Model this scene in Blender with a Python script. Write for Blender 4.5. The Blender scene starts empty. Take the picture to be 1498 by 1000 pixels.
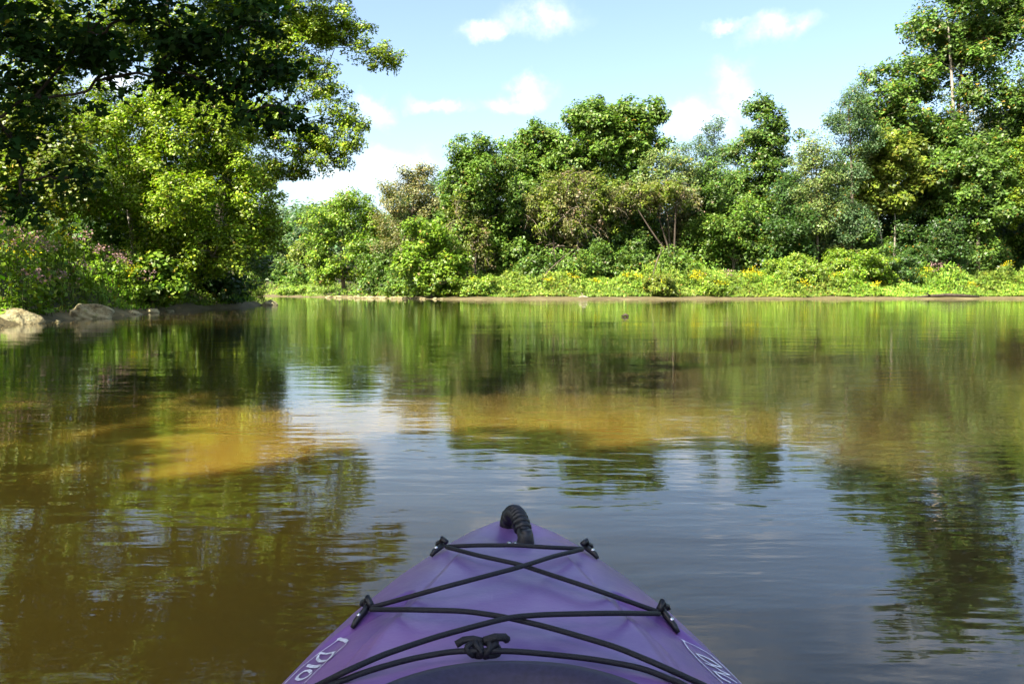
import bpy, math, random
import numpy as np
from mathutils import Vector

rng = np.random.default_rng(11)
random.seed(5)
scene = bpy.context.scene
C = scene.collection
R = math.radians

# ------------------------------------------------------------------ camera
CAM_H, F_PX, CX, CY, HORIZON = 0.75, 1165.0, 749.0, 500.0, 423.0
PITCH = math.atan((CY - HORIZON) / F_PX)
cam_d = bpy.data.cameras.new('camera')
cam_d.sensor_width = 36.0
cam_d.lens = 36.0 * F_PX / 1498.0
cam_d.clip_start, cam_d.clip_end = 0.02, 6000
cam = bpy.data.objects.new('camera', cam_d)
cam.location = (0, 0, CAM_H)
cam.rotation_euler = (math.pi / 2 - PITCH, 0, 0)
C.objects.link(cam)
scene.camera = cam

# ------------------------------------------------------------------ light, sky, exposure
SUN_EL, SUN_AZ = 46.0, -136.0      # azimuth from the view direction (+Y), clockwise positive: sun at the left, a little behind
sd = Vector((math.sin(R(SUN_AZ)) * math.cos(R(SUN_EL)), math.cos(R(SUN_AZ)) * math.cos(R(SUN_EL)), math.sin(R(SUN_EL))))
sun_d = bpy.data.lights.new('sun', 'SUN')
sun_d.energy, sun_d.angle, sun_d.color = 5.0, R(0.53), (1.0, 0.93, 0.8)
sun = bpy.data.objects.new('sun', sun_d)
sun.rotation_euler = sd.to_track_quat('Z', 'Y').to_euler()
C.objects.link(sun)

def pix_dir(px, py):
    """direction of the ray through a photograph pixel"""
    u, v = (px - CX) / F_PX, -(py - CY) / F_PX
    c, s = math.cos(PITCH), math.sin(PITCH)
    return Vector((u, c + v * s, -s + v * c)).normalized()

def at(px, py, Y):
    """point seen at a pixel at distance Y ahead"""
    d = pix_dir(px, py)
    return np.array([d.x / d.y * Y, Y, CAM_H + d.z / d.y * Y])

world = bpy.data.worlds.new('World')
scene.world = world
world.use_nodes = True
wt = world.node_tree
wt.nodes.clear()
def wn(t, **k):
    n = wt.nodes.new(t)
    for a, b in k.items(): setattr(n, a, b)
    return n
w_out, w_bg = wn('ShaderNodeOutputWorld'), wn('ShaderNodeBackground')
sky = wn('ShaderNodeTexSky', sky_type='NISHITA', sun_disc=False, sun_elevation=R(SUN_EL), sun_rotation=R(SUN_AZ))
sky.altitude, sky.air_density, sky.dust_density, sky.ozone_density = 200, 1.0, 2.6, .8
tc = wn('ShaderNodeTexCoord')
warp = wn('ShaderNodeTexNoise'); warp.inputs['Scale'].default_value = 9.0; warp.inputs['Detail'].default_value = 7.0; warp.inputs['Roughness'].default_value = .6
wt.links.new(tc.outputs['Generated'], warp.inputs['Vector'])
wsub = wn('ShaderNodeVectorMath', operation='SUBTRACT'); wsub.inputs[1].default_value = (.5, .5, .5)
wt.links.new(warp.outputs['Color'], wsub.inputs[0])
wsc = wn('ShaderNodeVectorMath', operation='SCALE'); wsc.inputs['Scale'].default_value = .12
wt.links.new(wsub.outputs[0], wsc.inputs[0])
wadd = wn('ShaderNodeVectorMath', operation='ADD')
wt.links.new(tc.outputs['Generated'], wadd.inputs[0]); wt.links.new(wsc.outputs[0], wadd.inputs[1])
cl = [(800, 22, 80, 34), (700, 35, 52, 20), (755, 138, 75, 20), (650, 143, 45, 15), (1140, 52, 48, 28), (1060, 56, 40, 13), (1080, 130, 42, 38), (1015, 175, 60, 38),
      (590, 250, 75, 42), (490, 275, 85, 42), (555, 160, 45, 24), (180, 130, 60, 30)]
clouds = [(pix_dir(x, y), .72 * rx / F_PX, .66 * ry / F_PX) for x, y, rx, ry in cl]
clouds += [(pix_dir(x, y), rx / F_PX, ry / F_PX) for x, y, rx, ry in [(620, -110, 110, 45), (1020, -170, 120, 50), (1420, -120, 110, 45), (820, -330, 130, 60), (1250, -380, 130, 60), (330, -330, 130, 60), (1700, -300, 130, 60)]]  # unseen clouds added above the view to brighten the water's reflection
rc = random.Random(3)
for k in range(16):                       # the same fair-weather clouds go on all round
    az = R(50 + k * 260 / 15 + rc.uniform(-6, 6)); el = R(rc.uniform(7, 35))
    s = rc.uniform(.05, .11)
    clouds.append((Vector((math.sin(az) * math.cos(el), math.cos(az) * math.cos(el), math.sin(el))), s, s * .45))
total = None
for d, rx, rz in clouds:
    su = wn('ShaderNodeVectorMath', operation='SUBTRACT'); su.inputs[1].default_value = d
    wt.links.new(wadd.outputs[0], su.inputs[0])
    mu = wn('ShaderNodeVectorMath', operation='MULTIPLY'); mu.inputs[1].default_value = (1 / rx, 1 / rx, 1 / rz)
    wt.links.new(su.outputs[0], mu.inputs[0])
    le = wn('ShaderNodeVectorMath', operation='LENGTH'); wt.links.new(mu.outputs[0], le.inputs[0])
    mr = wn('ShaderNodeMapRange', interpolation_type='SMOOTHSTEP')
    mr.inputs['From Min'].default_value, mr.inputs['From Max'].default_value = 1.6, .0
    wt.links.new(le.outputs['Value'], mr.inputs['Value'])
    if total is None: total = mr.outputs[0]
    else:
        mx = wn('ShaderNodeMath', operation='MAXIMUM'); wt.links.new(total, mx.inputs[0]); wt.links.new(mr.outputs[0], mx.inputs[1]); total = mx.outputs[0]
cn = wn('ShaderNodeTexNoise'); cn.inputs['Scale'].default_value = 26; cn.inputs['Detail'].default_value = 10; cn.inputs['Roughness'].default_value = .62
wt.links.new(tc.outputs['Generated'], cn.inputs['Vector'])
cm = wn('ShaderNodeMapRange'); cm.inputs['From Min'].default_value, cm.inputs['From Max'].default_value = .36, .72
cm.inputs['To Min'].default_value = .08; cm.inputs['To Max'].default_value = .72
wt.links.new(cn.outputs['Fac'], cm.inputs['Value'])
cf = wn('ShaderNodeMath', operation='MULTIPLY'); wt.links.new(total, cf.inputs[0]); wt.links.new(cm.outputs[0], cf.inputs[1])
cmix = wn('ShaderNodeMix', data_type='RGBA')
wt.links.new(cf.outputs[0], cmix.inputs['Factor']); wt.links.new(sky.outputs['Color'], cmix.inputs['A'])
cmix.inputs['B'].default_value = (6.4, 6.3, 6.3, 1)
wt.links.new(cmix.outputs['Result'], w_bg.inputs['Color'])
w_bg.inputs['Strength'].default_value = 0.087
wt.links.new(w_bg.outputs[0], w_out.inputs[0])

scene.view_settings.view_transform = 'Standard'
scene.view_settings.look = 'None'
scene.view_settings.exposure = 1.95
scene.view_settings.gamma = 1
scene.view_settings.use_curve_mapping = False
cy = scene.cycles
cy.max_bounces, cy.diffuse_bounces, cy.glossy_bounces, cy.transmission_bounces = 6, 3, 3, 4
cy.caustics_reflective = cy.caustics_refractive = False
cy.use_denoising = True
cy.sample_clamp_indirect = 6

# ------------------------------------------------------------------ materials
def mat(name):
    m = bpy.data.materials.new(name); m.use_nodes = True
    nt = m.node_tree; nt.nodes.clear()
    out = nt.nodes.new('ShaderNodeOutputMaterial')
    return m, nt, out
def nd(nt, t, ins=None, **k):
    n = nt.nodes.new(t)
    for a, b in k.items(): setattr(n, a, b)
    for a, b in (ins or {}).items():
        if hasattr(b, 'is_output'): nt.links.new(b, n.inputs[a])
        else: n.inputs[a].default_value = b
    return n
def ramp(nt, fac, stops):
    r = nt.nodes.new('ShaderNodeValToRGB')
    nt.links.new(fac, r.inputs[0])
    el = r.color_ramp.elements
    while len(el) < len(stops): el.new(.5)
    for e, (p, c) in zip(el, stops): e.position = p; e.color = (*c, 1)
    return r.outputs[0]

def leaf_material(name, rough=.45, trans=.38, spec=.35):
    m, nt, out = mat(name)
    a = nd(nt, 'ShaderNodeAttribute', attribute_name='tint')
    p = nd(nt, 'ShaderNodeBsdfPrincipled', {'Base Color': a.outputs['Color'], 'Roughness': rough, 'Specular IOR Level': spec})
    tcol = nd(nt, 'ShaderNodeMix', {'Factor': 1.0, 'A': a.outputs['Color'], 'B': (1.25, 1.5, .4, 1)}, data_type='RGBA', blend_type='MULTIPLY')
    t = nd(nt, 'ShaderNodeBsdfTranslucent', {'Color': tcol.outputs['Result']})
    x = nd(nt, 'ShaderNodeMixShader', {0: trans, 1: p.outputs[0], 2: t.outputs[0]})
    nt.links.new(x.outputs[0], out.inputs[0])
    return m
M_LEAF = leaf_material('leaf', .45, .3)
M_HERB = leaf_material('herb', .55, .3, .25)
M_MAPLE = leaf_material('maple_leaf', .7, .3, .12)
M_PETAL = leaf_material('petal', .8, .25, .1)

def bark_material(name, c0, c1, scale=6):
    m, nt, out = mat(name)
    t = nd(nt, 'ShaderNodeTexCoord')
    mp = nd(nt, 'ShaderNodeMapping', {'Vector': t.outputs['Object'], 'Scale': (scale, scale, scale * .25)})
    n = nd(nt, 'ShaderNodeTexNoise', {'Vector': mp.outputs[0], 'Scale': 1.0, 'Detail': 8.0, 'Roughness': .65})
    col = ramp(nt, n.outputs['Fac'], [(.3, c0), (.7, c1)])
    b = nd(nt, 'ShaderNodeBump', {'Height': n.outputs['Fac'], 'Strength': .8, 'Distance': .04})
    p = nd(nt, 'ShaderNodeBsdfPrincipled', {'Base Color': col, 'Roughness': .9, 'Normal': b.outputs[0], 'Specular IOR Level': .2})
    nt.links.new(p.outputs[0], out.inputs[0])
    return m
M_BARK = bark_material('bark', (.05, .038, .025), (.17, .14, .10))
M_PALE = bark_material('pale_bark', (.16, .13, .10), (.42, .38, .30), 3)
M_DARK = bark_material('dark_bark', (.025, .02, .014), (.08, .062, .045))
M_DRIFT = bark_material('driftwood', (.22, .18, .13), (.5, .44, .35), 12)

# ------------------------------------------------------------------ mesh helpers
def tag(o, label, cat=None, group=None, kind=None):
    if label: o['label'] = label
    if cat: o['category'] = cat
    if group: o['group'] = group
    if kind: o['kind'] = kind
    return o
def empty(name, loc):
    o = bpy.data.objects.new(name, None); o.location = tuple(map(float, loc)); o.empty_display_size = .2; C.objects.link(o)
    return o
def np_mesh(name, V, loops, sizes, tint=None, smooth=False):
    V = np.asarray(V, np.float32); loops = np.asarray(loops, np.int32).ravel(); sizes = np.asarray(sizes, np.int32)
    me = bpy.data.meshes.new(name)
    me.vertices.add(len(V)); me.vertices.foreach_set('co', V.ravel())
    me.loops.add(len(loops)); me.loops.foreach_set('vertex_index', loops)
    me.polygons.add(len(sizes))
    me.polygons.foreach_set('loop_start', np.concatenate([[0], np.cumsum(sizes)[:-1]]).astype(np.int32))
    if smooth: me.polygons.foreach_set('use_smooth', np.ones(len(sizes), bool))
    if tint is not None:
        a = me.attributes.new('tint', 'FLOAT_COLOR', 'POINT')
        a.data.foreach_set('color', np.concatenate([tint, np.ones((len(tint), 1))], 1).astype(np.float32).ravel())
    me.update(calc_edges=True)
    return me
def link(name, me, material, parent=None, loc=None):
    o = bpy.data.objects.new(name, me)
    me.materials.clear(); me.materials.append(material)
    if parent is not None: o.parent = parent
    if loc is not None: o.location = tuple(map(float, loc))
    C.objects.link(o)
    return o
class MB:
    """collects quads and tubes into one mesh"""
    def __init__(s): s.v, s.f, s.n = [], [], 0
    def add(s, V, Fs):
        s.v.append(np.asarray(V, float)); s.f += [[i + s.n for i in f] for f in Fs]; s.n += len(V)
    def tube(s, pts, rad, sides=7, cap=True, flat=None):
        pts = np.asarray(pts, float); n = len(pts)
        rad = np.broadcast_to(np.asarray(rad, float), (n,))
        t = np.gradient(pts, axis=0); t /= np.linalg.norm(t, axis=1)[:, None] + 1e-9
        ref = np.array([0, 0, 1.]) if abs(t[:, 2]).mean() < .8 else np.array([1., 0, 0])
        a = np.cross(t, ref); a /= np.linalg.norm(a, axis=1)[:, None] + 1e-9
        b = np.cross(a, t)
        th = np.linspace(0, 2 * math.pi, sides, endpoint=False)
        fl = 1 if flat is None else flat
        ring = pts[:, None] + rad[:, None, None] * (np.cos(th)[None, :, None] * a[:, None] + fl * np.sin(th)[None, :, None] * b[:, None])
        F = [[i * sides + j, i * sides + (j + 1) % sides, (i + 1) * sides + (j + 1) % sides, (i + 1) * sides + j] for i in range(n - 1) for j in range(sides)]
        if cap: F += [list(range(sides))[::-1], [(n - 1) * sides + j for j in range(sides)]]
        s.add(ring.reshape(-1, 3), F)
    def mesh(s, name, smooth=True, origin=(0, 0, 0)):
        V = np.concatenate(s.v) - np.asarray(origin)
        return np_mesh(name, V, [i for f in s.f for i in f], [len(f) for f in s.f], smooth=smooth)
def grid_faces(nx, ny):
    i, j = np.meshgrid(np.arange(nx - 1), np.arange(ny - 1), indexing='ij')
    a = (i * ny + j).ravel()
    return np.stack([a, a + ny, a + ny + 1, a + 1], 1)
def value_noise(x, y, seed=0, scale=1.0):
    """smooth 2-D noise in 0..1"""
    g = np.random.default_rng(seed).random((64, 64))
    x = np.asarray(x, float) / scale; y = np.asarray(y, float) / scale
    xi, yi = np.floor(x).astype(int), np.floor(y).astype(int)
    fx, fy = x - xi, y - yi
    fx, fy = fx * fx * (3 - 2 * fx), fy * fy * (3 - 2 * fy)
    q = lambda a, b: g[a % 64, b % 64]
    return (q(xi, yi) * (1 - fx) + q(xi + 1, yi) * fx) * (1 - fy) + (q(xi, yi + 1) * (1 - fx) + q(xi + 1, yi + 1) * fx) * fy

# leaf outlines in their own plane (x along the leaf, y across, z lift)
RHOMB = np.array([[-.5, 0, 0], [.05, -.33, .07], [.5, 0, -.04], [.05, .33, .07]])
TRI = np.array([[-.5, -.24, .03], [.55, -.06, -.04], [-.12, .42, .05]])
BLADE = np.array([[-.5, -.06, 0], [-.5, .06, 0], [.1, .07, .05], [.5, 0, -.05]])
MAPLE = np.array([[-.45, 0, 0], [-.12, -.5, -.03], [.0, -.2, .04], [.5, 0, -.06], [.0, .2, .04], [-.12, .5, -.03]])
def unit(v): return v / (np.linalg.norm(v, axis=-1, keepdims=True) + 1e-9)
def leaf_arrays(P, N, size, tint, shape=RHOMB, along=None):
    P, N = np.asarray(P), unit(np.asarray(N)); n = len(P)
    a = rng.normal(size=(n, 3)) if along is None else along + rng.normal(size=(n, 3)) * .25
    a = unit(a - N * (a * N).sum(1)[:, None]); b = np.cross(N, a)
    k = len(shape)
    V = P[:, None] + size[:, None, None] * (shape[None, :, :1] * a[:, None] + shape[None, :, 1:2] * b[:, None] + shape[None, :, 2:] * N[:, None])
    return V.reshape(-1, 3), np.arange(n * k), np.full(n, k), np.repeat(tint, k, 0)
def leaf_mesh(name, parts, origin=(0, 0, 0)):
    V, L, S, T, off = [], [], [], [], 0
    for v, l, s, t in parts:
        V.append(v - np.asarray(origin)); L.append(l + off); S.append(s); T.append(t); off += len(v)
    return np_mesh(name, np.concatenate(V), np.concatenate(L), np.concatenate(S), np.concatenate(T))
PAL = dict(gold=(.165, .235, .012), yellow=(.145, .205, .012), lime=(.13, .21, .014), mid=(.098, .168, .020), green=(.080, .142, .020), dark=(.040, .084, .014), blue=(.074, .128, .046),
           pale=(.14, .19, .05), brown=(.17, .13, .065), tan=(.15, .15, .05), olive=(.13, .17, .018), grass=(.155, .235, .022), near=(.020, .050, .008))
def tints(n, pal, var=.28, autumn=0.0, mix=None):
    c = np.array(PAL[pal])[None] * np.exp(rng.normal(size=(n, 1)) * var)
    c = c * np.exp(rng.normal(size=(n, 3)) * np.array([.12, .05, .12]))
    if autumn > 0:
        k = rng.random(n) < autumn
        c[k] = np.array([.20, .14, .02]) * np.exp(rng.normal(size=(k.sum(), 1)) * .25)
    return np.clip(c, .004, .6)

# ------------------------------------------------------------------ river banks and ground
LEFT = np.array([(-14, -400), (-12, -100), (-9.6, -40), (-9.3, -10), (-9.6, 3), (-10.2, 12), (-10.6, 17), (-11.2, 22), (-11.6, 28), (-11.3, 34), (-12.0, 38.5), (-14.5, 43), (-24, 50), (-50, 66), (-90, 82), (-400, 120)], float)
RIGHT = np.array([(400, -400), (190, -90), (140, 10), (100, 42), (70, 56), (50, 61), (38, 61.5), (26, 60.5), (13, 58.5), (4, 57), (-3, 57.5), (-5.5, 59.5), (-8.5, 63), (-13.5, 68), (-20, 77), (-28, 88), (-50, 105), (-95, 125), (-400, 170)], float)
POLY = np.concatenate([LEFT, RIGHT[::-1]])
def seg_dist(P, line):
    best = np.full(len(P), 1e9)
    for a, b in zip(line[:-1], line[1:]):
        ab = b - a
        t = np.clip(((P - a) @ ab) / (ab @ ab), 0, 1)
        best = np.minimum(best, np.linalg.norm(P - (a + t[:, None] * ab), axis=1))
    return best
def inside(P):
    c = np.zeros(len(P), bool)
    x, y = P[:, 0], P[:, 1]
    for a, b in zip(POLY, np.roll(POLY, -1, 0)):
        if a[1] == b[1]: continue
        k = ((a[1] > y) != (b[1] > y)) & (x < (b[0] - a[0]) * (y - a[1]) / (b[1] - a[1]) + a[0])
        c ^= k
    return c
def ground(x, y):
    P = np.stack([np.ravel(x), np.ravel(y)], 1).astype(float)
    dl, dr = seg_dist(P, LEFT), seg_dist(P, RIGHT)
    ins = inside(P)
    wob = (value_noise(P[:, 0], P[:, 1], 4, 1.7) - .5) * .5 + (value_noise(P[:, 0], P[:, 1], 5, .6) - .5) * .2
    zr = np.interp(dr + wob, [0, 1.2, 3.2, 5, 9, 14, 60, 400], [0, .09, .2, .5, 1.0, 1.4, 2.6, 6])
    zl = np.interp(dl + wob * .6, [0, .5, 1.6, 4, 8, 30, 400], [0, .22, .75, 1.35, 1.9, 3.0, 8])
    z = np.where(dl < dr, zl, zr)
    bed = -np.minimum(1.3, np.minimum(dl * .35, dr * .12) + .01)
    z = np.where(ins, bed, z + .012)
    z = z + np.where(ins, 0, (value_noise(P[:, 0], P[:, 1], 7, .9) - .5) * .12 * np.clip(np.minimum(dl, dr) / 3, 0, 1))
    hx, hy = (P[:, 0] + 95) / 75, (P[:, 1] - 240) / 70
    z = z + 15 * np.exp(-(hx ** 2 + hy ** 2))
    hx, hy = (P[:, 0] - 160) / 160, (P[:, 1] - 330) / 110
    return (z + 14 * np.exp(-(hx ** 2 + hy ** 2))).reshape(np.shape(x))
def gz(x, y): return float(ground(np.array([x]), np.array([y]))[0])

def axis(a, b, step, far):
    core = np.arange(a, b + step / 2, step)
    out = np.geomspace(step * 2, far, 26)
    return np.concatenate([(a - out)[::-1], core, b + out])
gx, gy = axis(-34, 62, .7, 1600), axis(-6, 92, .7, 2200)
GX, GY = np.meshgrid(gx, gy, indexing='ij')
GZ = ground(GX, GY)
V = np.stack([GX, GY, GZ], -1).reshape(-1, 3)
F = grid_faces(len(gx), len(gy))
m, nt, out = mat('river_bank')
g = nd(nt, 'ShaderNodeNewGeometry')
sx = nd(nt, 'ShaderNodeSeparateXYZ', {0: g.outputs['Position']})
n1 = nd(nt, 'ShaderNodeTexNoise', {'Vector': g.outputs['Position'], 'Scale': .7, 'Detail': 9.0, 'Roughness': .65})
n2 = nd(nt, 'ShaderNodeTexNoise', {'Vector': g.outputs['Position'], 'Scale': 9.0, 'Detail': 6.0})
wet = ramp(nt, n1.outputs['Fac'], [(.3, (.065, .050, .02)), (.5, (.11, .088, .038)), (.72, (.19, .155, .08))])
soil = ramp(nt, n2.outputs['Fac'], [(.3, (.03, .024, .013)), (.5, (.05, .045, .018)), (.7, (.06, .075, .02))])
hz = nd(nt, 'ShaderNodeMath', {0: n1.outputs['Fac'], 1: .5}, operation='MULTIPLY')
hs = nd(nt, 'ShaderNodeMath', {0: sx.outputs['Z'], 1: hz.outputs[0]}, operation='ADD')
hf = nd(nt, 'ShaderNodeMapRange', {'Value': hs.outputs[0], 'From Min': .4, 'From Max': .62})
cx_ = nd(nt, 'ShaderNodeMix', {'Factor': hf.outputs[0], 'A': wet, 'B': soil}, data_type='RGBA')
bp = nd(nt, 'ShaderNodeBump', {'Height': n2.outputs['Fac'], 'Strength': .7, 'Distance': .06})
p = nd(nt, 'ShaderNodeBsdfPrincipled', {'Base Color': cx_.outputs['Result'], 'Roughness': .85, 'Normal': bp.outputs[0], 'Specular IOR Level': .25})
nt.links.new(p.outputs[0], out.inputs[0])
tag(link('ground', np_mesh('ground', V, F, np.full(len(F), 4), smooth=True), m), 'muddy river banks with a sandy strip along the water', kind='structure')

# ------------------------------------------------------------------ water
m, nt, out = mat('river_water')
g = nd(nt, 'ShaderNodeNewGeometry')
def wnoise(scale_xyz, detail=3.0, rough=.5, dist=0.0):
    mp = nd(nt, 'ShaderNodeMapping', {'Vector': g.outputs['Position'], 'Scale': scale_xyz, 'Rotation': (0, 0, .08)})
    return nd(nt, 'ShaderNodeTexNoise', {'Vector': mp.outputs[0], 'Scale': 1.0, 'Detail': detail, 'Roughness': rough, 'Distortion': dist}).outputs['Fac']
silt = wnoise((.16, .42, 1), 5.0, .55, .4)
base = ramp(nt, silt, [(.3, (.022, .016, .006)), (.5, (.034, .026, .012)), (.7, (.050, .037, .014))])
px_ = nd(nt, 'ShaderNodeSeparateXYZ', {0: g.outputs['Position']})
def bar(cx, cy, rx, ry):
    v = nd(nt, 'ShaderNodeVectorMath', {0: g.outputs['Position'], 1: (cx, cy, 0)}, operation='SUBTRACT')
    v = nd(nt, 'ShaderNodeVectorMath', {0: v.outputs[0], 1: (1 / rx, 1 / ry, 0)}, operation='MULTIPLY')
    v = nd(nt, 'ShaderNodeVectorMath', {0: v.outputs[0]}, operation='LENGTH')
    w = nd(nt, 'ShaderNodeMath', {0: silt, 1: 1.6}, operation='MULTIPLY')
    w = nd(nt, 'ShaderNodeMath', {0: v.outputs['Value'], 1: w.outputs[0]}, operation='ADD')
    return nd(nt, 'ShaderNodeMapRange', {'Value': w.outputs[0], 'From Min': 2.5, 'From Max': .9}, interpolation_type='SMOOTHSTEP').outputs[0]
# silt-coloured patches that paint the sunlit bands of the river into its colour
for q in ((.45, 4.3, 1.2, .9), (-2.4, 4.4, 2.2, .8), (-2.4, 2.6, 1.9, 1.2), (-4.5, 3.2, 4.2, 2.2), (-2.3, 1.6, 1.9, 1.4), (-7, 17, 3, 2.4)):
    base = nd(nt, 'ShaderNodeMix', {'Factor': bar(*q), 'A': base, 'B': (.155, .096, .011, 1) if q[1] < 4 else (.10, .068, .012, 1)}, data_type='RGBA').outputs['Result']  # nearer patches coloured stronger to offset the tree shade there
calm = nd(nt, 'ShaderNodeMapRange', {'Value': wnoise((.12, .5, 1), 3.0), 'From Min': .35, 'From Max': .65, 'To Min': .35, 'To Max': 1.25})
h1 = nd(nt, 'ShaderNodeMath', {0: wnoise((2.6, 8.5, 1), 2.5, .5, .3), 1: .0025}, operation='MULTIPLY')
h2 = nd(nt, 'ShaderNodeMath', {0: wnoise((.9, 2.6, 1), 2.0, .5, .2), 1: .0042}, operation='MULTIPLY')
h3 = nd(nt, 'ShaderNodeMath', {0: wnoise((9, 22, 1), 2.0), 1: .0005}, operation='MULTIPLY')
s1 = nd(nt, 'ShaderNodeMath', {0: h1.outputs[0], 1: h2.outputs[0]}, operation='ADD')
s2 = nd(nt, 'ShaderNodeMath', {0: s1.outputs[0], 1: h3.outputs[0]}, operation='ADD')
s3 = nd(nt, 'ShaderNodeMath', {0: s2.outputs[0], 1: calm.outputs[0]}, operation='MULTIPLY')
bp = nd(nt, 'ShaderNodeBump', {'Height': s3.outputs[0], 'Strength': 1.0, 'Distance': 1.0})
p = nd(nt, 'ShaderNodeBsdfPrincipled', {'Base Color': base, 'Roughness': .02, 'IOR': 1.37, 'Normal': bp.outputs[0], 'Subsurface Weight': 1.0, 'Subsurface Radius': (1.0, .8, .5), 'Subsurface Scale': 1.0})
nt.links.new(p.outputs[0], out.inputs[0])
W = 700
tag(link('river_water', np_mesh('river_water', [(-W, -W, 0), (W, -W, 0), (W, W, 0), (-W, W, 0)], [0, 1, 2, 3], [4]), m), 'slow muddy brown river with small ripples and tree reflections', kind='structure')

# ------------------------------------------------------------------ trees
def curve_pts(a, b, sag=0.0, n=7, jit=.06):
    a, b = np.asarray(a, float), np.asarray(b, float)
    t = np.linspace(0, 1, n)[:, None]
    L = np.linalg.norm(b - a)
    off = rng.normal(size=3) * L * jit
    return a + (b - a) * t + np.sin(t * math.pi) * (off + np.array([0, 0, sag * L]))
def clump_points(c, r, k, shell=.72):
    d = unit(rng.normal(size=(k, 3)))
    rr = np.where(rng.random(k) < shell, rng.uniform(.72, 1.03, k), rng.uniform(.2, .75, k))
    rr = np.where(rng.random(k) < .12, rng.uniform(1.0, 1.28, k), rr)
    return c + d * rr[:, None] * r, d
def foliage(blobs, clump, per, size, pal, k=1.0, autumn=.02, shape=RHOMB, flat=.8, droop=0.0, var=.28, upness=.7, shell=.72, billow=7):
    """blobs: [(centre, radii)] -> leaf arrays and the twig points"""
    out, tips = [], []
    todo = []
    for i, (c, r) in enumerate(blobs):
        r = np.asarray(r, float); c = np.asarray(c, float)
        tips.append([])
        if billow and min(r) > 2.2 * clump:
            todo.append((i, c, r * .66, .45))
            for q in range(int(billow * 1.5)):
                d_ = unit(rng.normal(size=3)); d_[2] = d_[2] * .8 + .15
                todo.append((i, c + d_ * r * rng.uniform(.5, 1.05), r * rng.uniform(.16, .42) * rng.uniform(.65, 1.5, 3), 1.0))
        else: todo.append((i, c, r, 1.0))
    for bi, c, r, kk in todo:
        area = 4 * math.pi * ((r[0] * r[1]) ** 1.6 / 3 + (r[0] * r[2]) ** 1.6 / 3 + (r[1] * r[2]) ** 1.6 / 3) ** (1 / 1.6)
        n = max(4, int(kk * k * .55 * area / (clump * clump)))
        P, D = clump_points(np.asarray(c), r, n, shell)
        tips[bi].append(P)
        cs = clump * rng.uniform(.55, 1.3, n)
        m_ = np.maximum(4, (per * (cs / clump) ** 1.6)).astype(int)
        idx = np.repeat(np.arange(n), m_); q = len(idx)
        o = unit(rng.normal(size=(q, 3))) * (rng.random(q) ** .45)[:, None]
        o[:, 2] *= flat
        Q = P[idx] + o * cs[idx][:, None]
        Q[:, 2] -= droop * cs[idx] * (o[:, 0] ** 2 + o[:, 1] ** 2)
        N = D[idx] * .35 + o * .35 + np.array([0, 0, upness * .75]) + np.array(sd) * .4 + rng.normal(size=(q, 3)) * .45
        tn = tints(q, pal, var, autumn) * np.exp(rng.normal(size=n) * .16)[idx][:, None]
        al = None
        if droop > .4: al = np.tile(np.array([[0, 0, -1.]]), (q, 1))
        out.append(leaf_arrays(Q, N, size * rng.uniform(.65, 1.35, q), tn, shape, al))
    return out, [np.concatenate(t) for t in tips]
def bank_y(px):
    ys = np.linspace(50, 100, 400); xs = (px - CX) / F_PX * ys
    return ys[np.argmax(~inside(np.stack([xs, ys], 1)))]
def set_back(px, Y):
    """trees of the sandy reach stand behind the strip of grass"""
    if px < 665 or not 61 <= Y <= 69: return Y
    return bank_y(px) + (7.0 if px < 1000 else 8.5) + (Y - 61) * 1.2
def px_blobs(Y, rows, depth=1.0, raw=False):
    b = []
    if not raw: Y = set_back(rows[0][0], Y)
    for r in rows:
        px, py, rx, ry = r[:4]
        dy = r[4] if len(r) > 4 else 0.0
        D = Y + dy
        b.append((at(px, py, D), np.array([rx * D / F_PX, rx * D / F_PX * depth, ry * D / F_PX])))
    return b
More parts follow.
